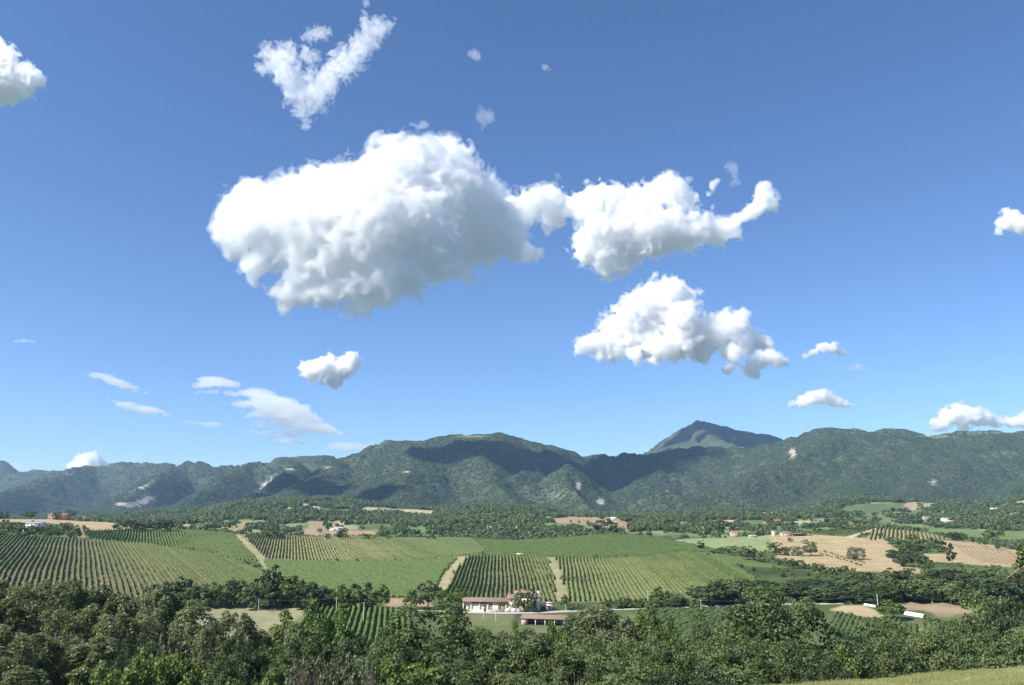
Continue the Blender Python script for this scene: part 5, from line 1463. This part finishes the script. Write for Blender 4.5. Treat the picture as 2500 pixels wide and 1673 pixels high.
# main house
x0h, x1h = PX(1258, YH), PX(1320, YH)
W4 = (x1h - x0h) / 2
e = empty('main_farmhouse', ((x0h + x1h) / 2, YH + 4.2, zg), 'tall cream main farmhouse behind the double crowned tree', 'house', 'cream farm by the road', rz=math.radians(-7))
hh = zpx(1457, YH) - zg
gable_wall('wall', e, M_CREAM, -W4, W4, -4, 4, -1.5, hh, 2.4)
r = gable_roof('roof', e, M_TILEG, -W4, W4, -4, 4, hh, 2.4, 0.45); tile_rows(r, -W4, W4, -4, 4, hh, 2.4, 0.45, M_TILEG, 0.42)
box('chimney', r, M_CREAM, W4 - 1.3, W4 - 0.4, -1.6, -0.8, hh + 0.8, hh + 2.4)
box('raised_roof', r, M_TILE, -W4 * 0.75, -W4 * 0.1, -0.5, 2.0, hh + 1.6, hh + 3.0)
for i, xx in enumerate((-4.6, -1.6, 1.4, 4.4)):
    window(e, xx, 1.7, -4, 0.9, 1.3); window(e, xx, 4.6, -4, 0.9, 1.2)
# brick shed with white side wall
x0s, x1s = PX(1335, YH), PX(1349, YH)
e = empty('brick_hut', ((x0s + x1s) / 2, YH + 1.5, zg), 'little brick hut with a white frame wall, right of the farmhouse', 'hut', 'cream farm by the road')
w5 = (x1s - x0s) / 2
box('wall', e, M_WHITE, -w5, w5, -1.2, 1.2, -1.5, 3.6); box('brick_front', e, M_BRICK, -w5 * 0.95, w5 * 0.5, -1.5, -1.21, -1.5, 2.4); box('roof', e, M_WHITE, -w5 - 0.1, w5 + 0.1, -1.6, 1.3, 3.605, 3.75)
# lean-to
e = empty('lean_to', (PX(1327, YH), YH + 2, zg), 'dark wooden lean-to against the right gable of the farmhouse', 'shed', 'cream farm by the road')
box('roof', e, M_TILE, -1.2, 1.3, -2, 2, 2.3, 2.5); box('back_wall', e, M_WOODG, -1.2, 1.3, 1.7, 1.9, -1.5, 2.3)
for xx in (-1.1, 1.1): box('post', e, M_WOODG, xx, xx + 0.15, -1.9, -1.75, -1.5, 2.3)
# yard walls and gates
YW = YH - 4.5
zw = float(ground(PX(1250, YW), YW))
e = empty('yard_wall', (PX(1200, YW), YW, zw), 'low white yard wall in front of the outbuilding', 'wall')
box('wall_body', e, M_WHITE, PX(1150, YW) - PX(1200, YW), PX(1231, YW) - PX(1200, YW), 0, 0.25, -0.5, 0.85)
box('coping', e, M_STONE, PX(1150, YW) - PX(1200, YW), PX(1231, YW) - PX(1200, YW), -0.05, 0.3, 0.852, 0.95)
e = empty('entrance_gate', (PX(1250, YW), YW - 0.6, zw), 'white double gate between dark posts at the road', 'gate')
for i, a in enumerate((1233, 1247.5, 1262.5)):
    box('gate_post', e, M_WOODG, PX(a, YW) - PX(1250, YW) - 0.12, PX(a, YW) - PX(1250, YW) + 0.12, -0.1, 0.14, -0.5, 1.9)
for a, b in ((1234.5,1246.3),(1248.8,1261.3),(1263.8,1268.5)):
    box('gate_leaf', e, M_WHITE, PX(a, YW) - PX(1250, YW), PX(b, YW) - PX(1250, YW), -0.03, 0.05, 0.0, 1.8)
# courtyard of pale gravel
def ribbon(name, line, w0, mat, lift=0.05, samples=160):
    P_ = np.array(line, float)
    d = np.concatenate([[0], np.cumsum(np.hypot(*np.diff(P_, axis=0).T))])
    t = np.linspace(0, d[-1], samples)
    X = np.interp(t, d, P_[:, 0]); Y = np.interp(t, d, P_[:, 1])
    for _ in range(6): X[1:-1] = (X[:-2] + 2 * X[1:-1] + X[2:]) / 4; Y[1:-1] = (Y[:-2] + 2 * Y[1:-1] + Y[2:]) / 4
    dx = np.gradient(X); dy = np.gradient(Y); l = np.hypot(dx, dy)
    nx, ny = -dy / l, dx / l
    V = []
    zc = np.maximum.reduce([ground(X + nx * k, Y + ny * k) for k in (-w0, 0, w0)])
    for k in (-w0, w0): V.append(np.stack([X + nx * k, Y + ny * k, zc + lift], 1))
    for k in (-w0 * 1.25, w0 * 1.25): V.append(np.stack([X + nx * k, Y + ny * k, zc - 0.5], 1))
    V = np.concatenate(V); n = samples; a = np.arange(n - 1)
    Q = np.concatenate([np.stack([a, a + 1, n + a + 1, n + a], 1), np.stack([2 * n + a, 2 * n + a + 1, a + 1, a], 1), np.stack([n + a, n + a + 1, 3 * n + a + 1, 3 * n + a], 1)])
    return tag(obj(name, mesh_np(name, V, Q, mat)), kind='structure')
road_px = [(380,1476),(500,1477),(600,1478),(700,1479),(791,1482),(900,1487),(982,1491),(1100,1494),(1240,1497),(1320,1496),(1384,1493),(1460,1490),(1534,1487),(1620,1485),(1712,1481),(1800,1478),(1900,1476),(2030,1474),(2100,1472)]
rd = [hit(px, py, 360)[:2] for px, py in road_px]
ribbon('road', rd, 1.9, M_ROAD, 0.12, 300)
yard = [hit(1145, 1490, 300)[:2], hit(1200, 1491, 300)[:2], hit(1266, 1494, 300)[:2]]
ribbon('yard', [(a, b + 2.2) for a, b in yard], 2.2, M_GRAVEL, 0.16, 40)
# tree in front of the house: two crowns
at_px(1270, 1440, 425.5, 28, OAK_M, 'left round crown of the pair in front of the farmhouse', v=0)
at_px(1295, 1437, 425, 29, OAK_M, 'right round crown of the pair in front of the farmhouse', v=1)
at_px(1305, 1482, 425, 14, PINK_M, 'small reddish bush by the farmhouse gable', 'bush')
at_px(1286, 1480, 426, 9, BUSH_M, 'small green shrub against the farmhouse wall', 'shrub')
at_px(1184, 1472, 424, 6, CYP_M, 'small young tree in front of the outbuilding')
# tiled shed below the road
x, y, z = hit(1283, 1526, 250)
e = empty('tiled_shed', (x, y, z), 'open fronted shed with a red-brown tiled roof, below the road', 'shed', rz=math.radians(-14))
L5 = 27.0
gable_wall('wall', e, M_PINKW, -2.0, 0.4, 0, 6.5, -1, 2.9, 1.2)
gable_wall('end_wall', e, M_PINKW, L5 - 0.4, L5, 0, 6.5, -1, 2.9, 1.2)
box('back_wall', e, M_STONE, 0.41, L5 - 0.41, 6.1, 6.5, -1, 2.9)
r = gable_roof('roof', e, M_TILE, -2.0, L5, 0, 6.5, 2.9, 1.3, 0.4); tile_rows(r, -2.0, L5, 0, 6.5, 2.9, 1.3, 0.4, M_TILE, 0.42)
for xx in (4.5, 9, 13.5, 18, 22.5): box('post', e, M_WHITE, xx, xx + 0.35, 0.05, 0.4, -1, 2.9)
# white tunnels
def tunnel(p0, p1, r, label):
    a = Vector(hit(*p0, 250)); b = Vector(hit(*p1, 250))
    d = (b - a); n = Vector((-d.y, d.x, 0)).normalized()
    e = empty('polytunnel', a, label, 'polytunnel')
    V, Q = [], []
    m_ = 24
    for i in range(m_ + 1):
        c = d * (i / m_)
        rr = r * (1 + (0.06 if i % 2 else 0))
        for k in range(9):
            t = math.pi * k / 8
            V.append(tuple(c + n * math.cos(t) * rr + Vector((0, 0, math.sin(t) * rr * 0.9 - 0.1))))
    for i in range(m_):
        for k in range(8): Q.append((i * 9 + k, (i + 1) * 9 + k, (i + 1) * 9 + k + 1, i * 9 + k + 1))
    obj('cover', mesh_np('cover', V, np.array(Q), M_SHEET, smooth=False), e)
    for c in (Vector((0, 0, 0)), d):
        V = [tuple(c + Vector((0, 0, -0.1)))] + [tuple(c + n * math.cos(math.pi * k / 8) * r * 0.97 + Vector((0, 0, math.sin(math.pi * k / 8) * r * 0.87 - 0.1))) for k in range(9)]
        obj('end_panel', mesh_np('end_panel', V, np.array([(0, k + 1, k + 2) for k in range(8)]), M_WOODG), e)
tunnel((2212,1500), (2258,1508), 1.7, 'long white plastic tunnel in front of the tan meadow')
tunnel((2112,1478), (2146,1484), 1.1, 'low white sheet tunnel beside the tall pole on the right')

# poles and wires
def pole(px, top, base, label, r=0.14, arms=False):
    x, y, z = hit(px, base, 200, 470)
    zt = EYE + float(ST(px, top)[1]) * y
    e = empty('utility_pole', (x, y, z), label, 'pole', 'utility poles along the road')
    V, Q = tube([(0, 0, -0.5), (0, 0, zt - z)], [r * 1.3, r * 0.8], 8)
    obj('shaft', mesh_np('shaft', V, np.array(Q), M_CONC), e)
    box('crossarm', e, M_METAL, -0.5, 0.5, -0.06, 0.06, zt - z - 0.5, zt - z - 0.38)
    for xx in (-0.42, 0.0, 0.42):
        V, Q = tube([(xx, 0, zt - z - 0.38), (xx, 0, zt - z - 0.15)], [0.06, 0.04], 6)
        obj('insulator', mesh_np('insulator', V, np.array(Q), M_WHITE), e)
    return Vector((x, y, zt - 0.2))
PL = [(630,1463,1499,'thin pole on the pale meadow'),(821,1459,1492,'pale pole behind the small vine rows, beside the dark clump'),(887,1471,1524,'tall pole standing among the small vine rows'),(924,1469,1484,'short pole at the roadside group of trees'),
      (965,1481,1498,'short pole between the vine rows and the dark oak'),(992,1482,1503,'pole before the single dark oak'),(1116,1479,1494,'short pole left of the outbuilding'),(1181,1484,1511,'thin pole in front of the outbuilding'),(1211,1489,1516,'pale stout pole in front of the garage doors'),
      (1381,1476,1492,'pole right of the brick hut'),(1549,1471,1487,'short pole right of the tree with pale trunks'),(1583,1443,1484,'tallest pole beside the road, right of centre'),(1623,1441,1483,'thin tall pole in the roadside hedge'),(1712,1464,1494,'pole at the end of the visible road'),
      (2144,1451,1483,'white pole between the white sheets'),(2099,1461,1474,'short thin pole before the tree belt'),(2276,1449,1473,'thin pole on the tan meadow'),(1824,1417,1440,'pole rising out of the tree belt')]
tops = [pole(a, b, c, d, 0.2 if a in (821,887,1211,1583,2144) else 0.13) for a, b, c, d in PL]
def wire(a, b, label):
    pts = [a.lerp(b, t) - Vector((0, 0, 4 * t * (1 - t) * (a - b).length * 0.02)) for t in np.linspace(0, 1, 12)]
    V, Q = tube(pts, [0.035] * 12, 4)
    tag(obj('overhead_wire', mesh_np('overhead_wire', V, np.array(Q), M_WIRE)), label, 'wire', 'overhead wires')
for i, j, lb in [(0,1,'overhead wire over the pale meadow'),(1,3,'overhead wire passing the roadside trees'),(3,5,'overhead wire from the roadside trees to the dark oak'),(5,6,'overhead wire between the dark oak and the farm'),(9,11,'overhead wire from the brick hut to the tallest pole'),(11,12,'overhead wire over the roadside hedge'),(12,13,'overhead wire to the pole at the road end'),(13,14,'overhead wire above the giant oak to the white pole')]:
    wire(tops[i], tops[j], lb)
# white frame at the top of the central vineyard
x, y, z = hit(1269, 1358, 600)
e = empty('sign_board', (x, y, z), 'white framed board at the top of the central vineyard', 'sign')
box('board', e, M_SHEET, -3.0, 3.0, -0.08, 0.0, 1.2, 2.3)
for xx in (-2.9, 2.7): box('post', e, M_METAL, xx, xx + 0.2, 0.01, 0.2, -0.3, 2.3)
# row of dark young trees in the right vineyard
for i in range(8):
    px = 1370 + i * 10; x, y, z = hit(px, 1416 + i * 1.2, 430)
    BUSH_M.put(x, y, 2.6, 2.0, 'small dark bush in the line crossing the right vineyard, ' + nth(i + 1) + ' from the left', 'bush', 'line of small bushes in the right vineyard', z)
# rows of small bushes on the stubble field
g = np.random.default_rng(8)
for i in range(30):
    u = i // 2 / 15; px = 2005 + u * 105 + g.uniform(-3, 3) + (i % 2) * 6; py = 1353 + u * 30 - (i % 2) * 5 + g.uniform(-1, 1)
    x, y, z = hit(px, py, 500)
    BUSH_M.put(x, y, g.uniform(1.0, 1.8), g.uniform(1.4, 2.6), 'tiny bush in the ' + ('upper' if i % 2 else 'lower') + ' line crossing the stubble field, ' + nth(i // 2 + 1) + ' from the left', 'bush', 'line of tiny bushes on the stubble field', z)
# swaths of straw: curved low ridges on the right-hand stubble field
for i in range(11):
    o_ = i * 13.0
    pts = [hit(2318 + o_ * 1.0, 1329 + i * 1.1, 560), hit(2338 + o_ * 1.02, 1334 + i * 1.4, 560), hit(2352 + o_ * 1.05, 1347 + i * 1.2, 560), hit(2374 + o_ * 1.05, 1360 + i * 1.0, 560), hit(2405 + o_ * 1.0, 1373 + i * 0.8, 560)]
    pts = np.array([p[:2] for p in pts]); t = np.linspace(0, 4, 60)
    X = np.interp(t, np.arange(5), pts[:, 0]); Y = np.interp(t, np.arange(5), pts[:, 1])
    for _ in range(30): X[1:-1] = (X[:-2] + 2 * X[1:-1] + X[2:]) / 4; Y[1:-1] = (Y[:-2] + 2 * Y[1:-1] + Y[2:]) / 4
    V, Q, T = row_mesh(X, Y, 0.42, 0.5, 3.0, np.random.default_rng(i))
    c = V.mean(0)
    o = obj('straw_swath', mesh_np('straw_swath', V - c, Q, M_STRAW)); o.location = c
    tag(o, 'curved straw swath on the far right stubble field, ' + nth(i + 1) + ' from the left', 'swath', 'curved swaths on the right stubble field')

# dry twigs at the bottom edge
def twigs(px, py, Y, label, seed, h=5.5):
    g = np.random.default_rng(seed)
    V, Q = [], []
    for i in range(34):
        a = g.uniform(0, 6.28); r = g.uniform(0, 0.9)
        b = Vector((math.cos(a) * r * 0.5, math.sin(a) * r * 0.5, 0)); t = Vector((math.cos(a) * r * 2.2, math.sin(a) * r * 2.2, h * g.uniform(0.5, 1)))
        mid = (b + t) / 2 + Vector((g.uniform(-.3, .3), g.uniform(-.3, .3), 0.4))
        tube([b, mid, t], [0.035, 0.024, 0.008], 3, V, Q)
        for k in range(4):
            f = g.uniform(0.3, 0.95); s = b.lerp(t, f); tube([s, s + Vector((g.uniform(-.6, .6), g.uniform(-.6, .6), g.uniform(0.2, 0.9)))], [0.015, 0.005], 3, V, Q)
    x = float(ST(px, py)[0]) * Y
    zt = EYE + float(ST(px, py)[1]) * Y
    o = obj('dead_shrub', mesh_np('dead_shrub', V, np.array(Q), M_DRY)); o.location = (x, Y, zt - h)
    tag(o, label, 'shrub')
twigs(735, 1610, 104, 'dry leafless brown shrub left of the middle pale shrub', 1)
twigs(772, 1630, 102, 'dry leafless brown shrub at the bottom edge', 2)
twigs(905, 1612, 104, 'dry twiggy shrub right of the pale shrubs', 3, 6.5)

# pine at the right border whose bare branch reaches into the picture
Yp = 34.0
bx = float(ST(2600, 1500)[0]) * Yp; bz = float(ground(bx, Yp))
e = empty('pine_tree', (bx, Yp, bz), 'near pine at the right border with a bare reddish branch reaching in', 'tree')
def rel(px, py, d=0.0):
    p = P(px, py, Yp + d); return (p.x - bx, p.y - Yp, p.z - bz)
V, Q = tube([(0, 0, -0.5), (0.1, 0, 3), (0.2, 0.1, 6.5), (0.1, 0.1, rel(2600, 1290)[2])], [0.22, 0.17, 0.12, 0.06], 8)
obj('trunk', mesh_np('trunk', V, np.array(Q), M_BARK, True), e)
M_RBARK = plain('red_bark', (0.30,0.15,0.09), 0.9, 0.3, 6, 0.4)
V, Q = [], []
tube([rel(2600,1440), rel(2540,1372), rel(2500,1378), rel(2484,1392), rel(2468,1405), rel(2445,1422)], [0.045, 0.036, 0.03, 0.025, 0.018, 0.006], 6, V, Q)
tube([rel(2488,1390), rel(2482,1384), rel(2455,1380)], [0.03, 0.02, 0.005], 5, V, Q)
tube([rel(2600,1390), rel(2520,1352), rel(2495,1358), rel(2482,1352)], [0.03, 0.02, 0.014, 0.005], 5, V, Q)
tube([rel(2495,1358), rel(2478,1362), rel(2462,1345)], [0.015, 0.01, 0.004], 4, V, Q)
tube([rel(2470,1403), rel(2478,1412), rel(2492,1422)], [0.02, 0.014, 0.004], 4, V, Q)
obj('branch', mesh_np('branch', V, np.array(Q), M_RBARK, True), e)
g = np.random.default_rng(3)
P_, N_ = [], []
for (px, py, r) in [(2497,1345,0.26),(2508,1362,0.3),(2488,1378,0.16),(2520,1340,0.3),(2535,1360,0.35),(2505,1332,0.2),(2495,1366,0.2),(2560,1350,0.6),(2600,1330,0.9),(2620,1290,0.8),(2600,1262,1.1),(2650,1240,1.2),(2610,1215,0.9),(2665,1330,1.2),(2640,1370,0.9),(2575,1290,0.5),(2490,1350,0.14)]:
    k = int(260 * r); u = g.normal(size=(k, 3)); u /= np.linalg.norm(u, axis=1, keepdims=True)
    P_.append(np.array(rel(px, py)) + u * r * g.uniform(0.2, 1, (k, 1))); N_.append(u + g.normal(size=(k, 3)) * 0.5)
P_ = np.concatenate(P_); N_ = np.concatenate(N_); N_ /= np.linalg.norm(N_, axis=1, keepdims=True)
V, Q = cards(P_, N_, 0.09, g, 2.2)
me = mesh_np('needles', V, Q, M_OAK); a_ = me.attributes.new('tint', 'FLOAT', 'POINT'); a_.data.foreach_set('value', np.repeat(g.uniform(0, 1, len(P_)), 4).astype(np.float32))
obj('needles', me, e)
ntri = sum(len(o.data.polygons) for o in bpy.data.objects if o.type == 'MESH')
T_ = {}
for m_ in bpy.data.meshes:
    k_ = m_.name.split('.')[0]; T_[k_] = T_.get(k_, 0) + sum(p_.loop_total - 2 for p_ in m_.polygons) if len(m_.polygons) < 400000 else len(m_.loops) - 2 * len(m_.polygons)
print('TRIS', sum(T_.values()), sorted(T_.items(), key=lambda a: -a[1])[:16])
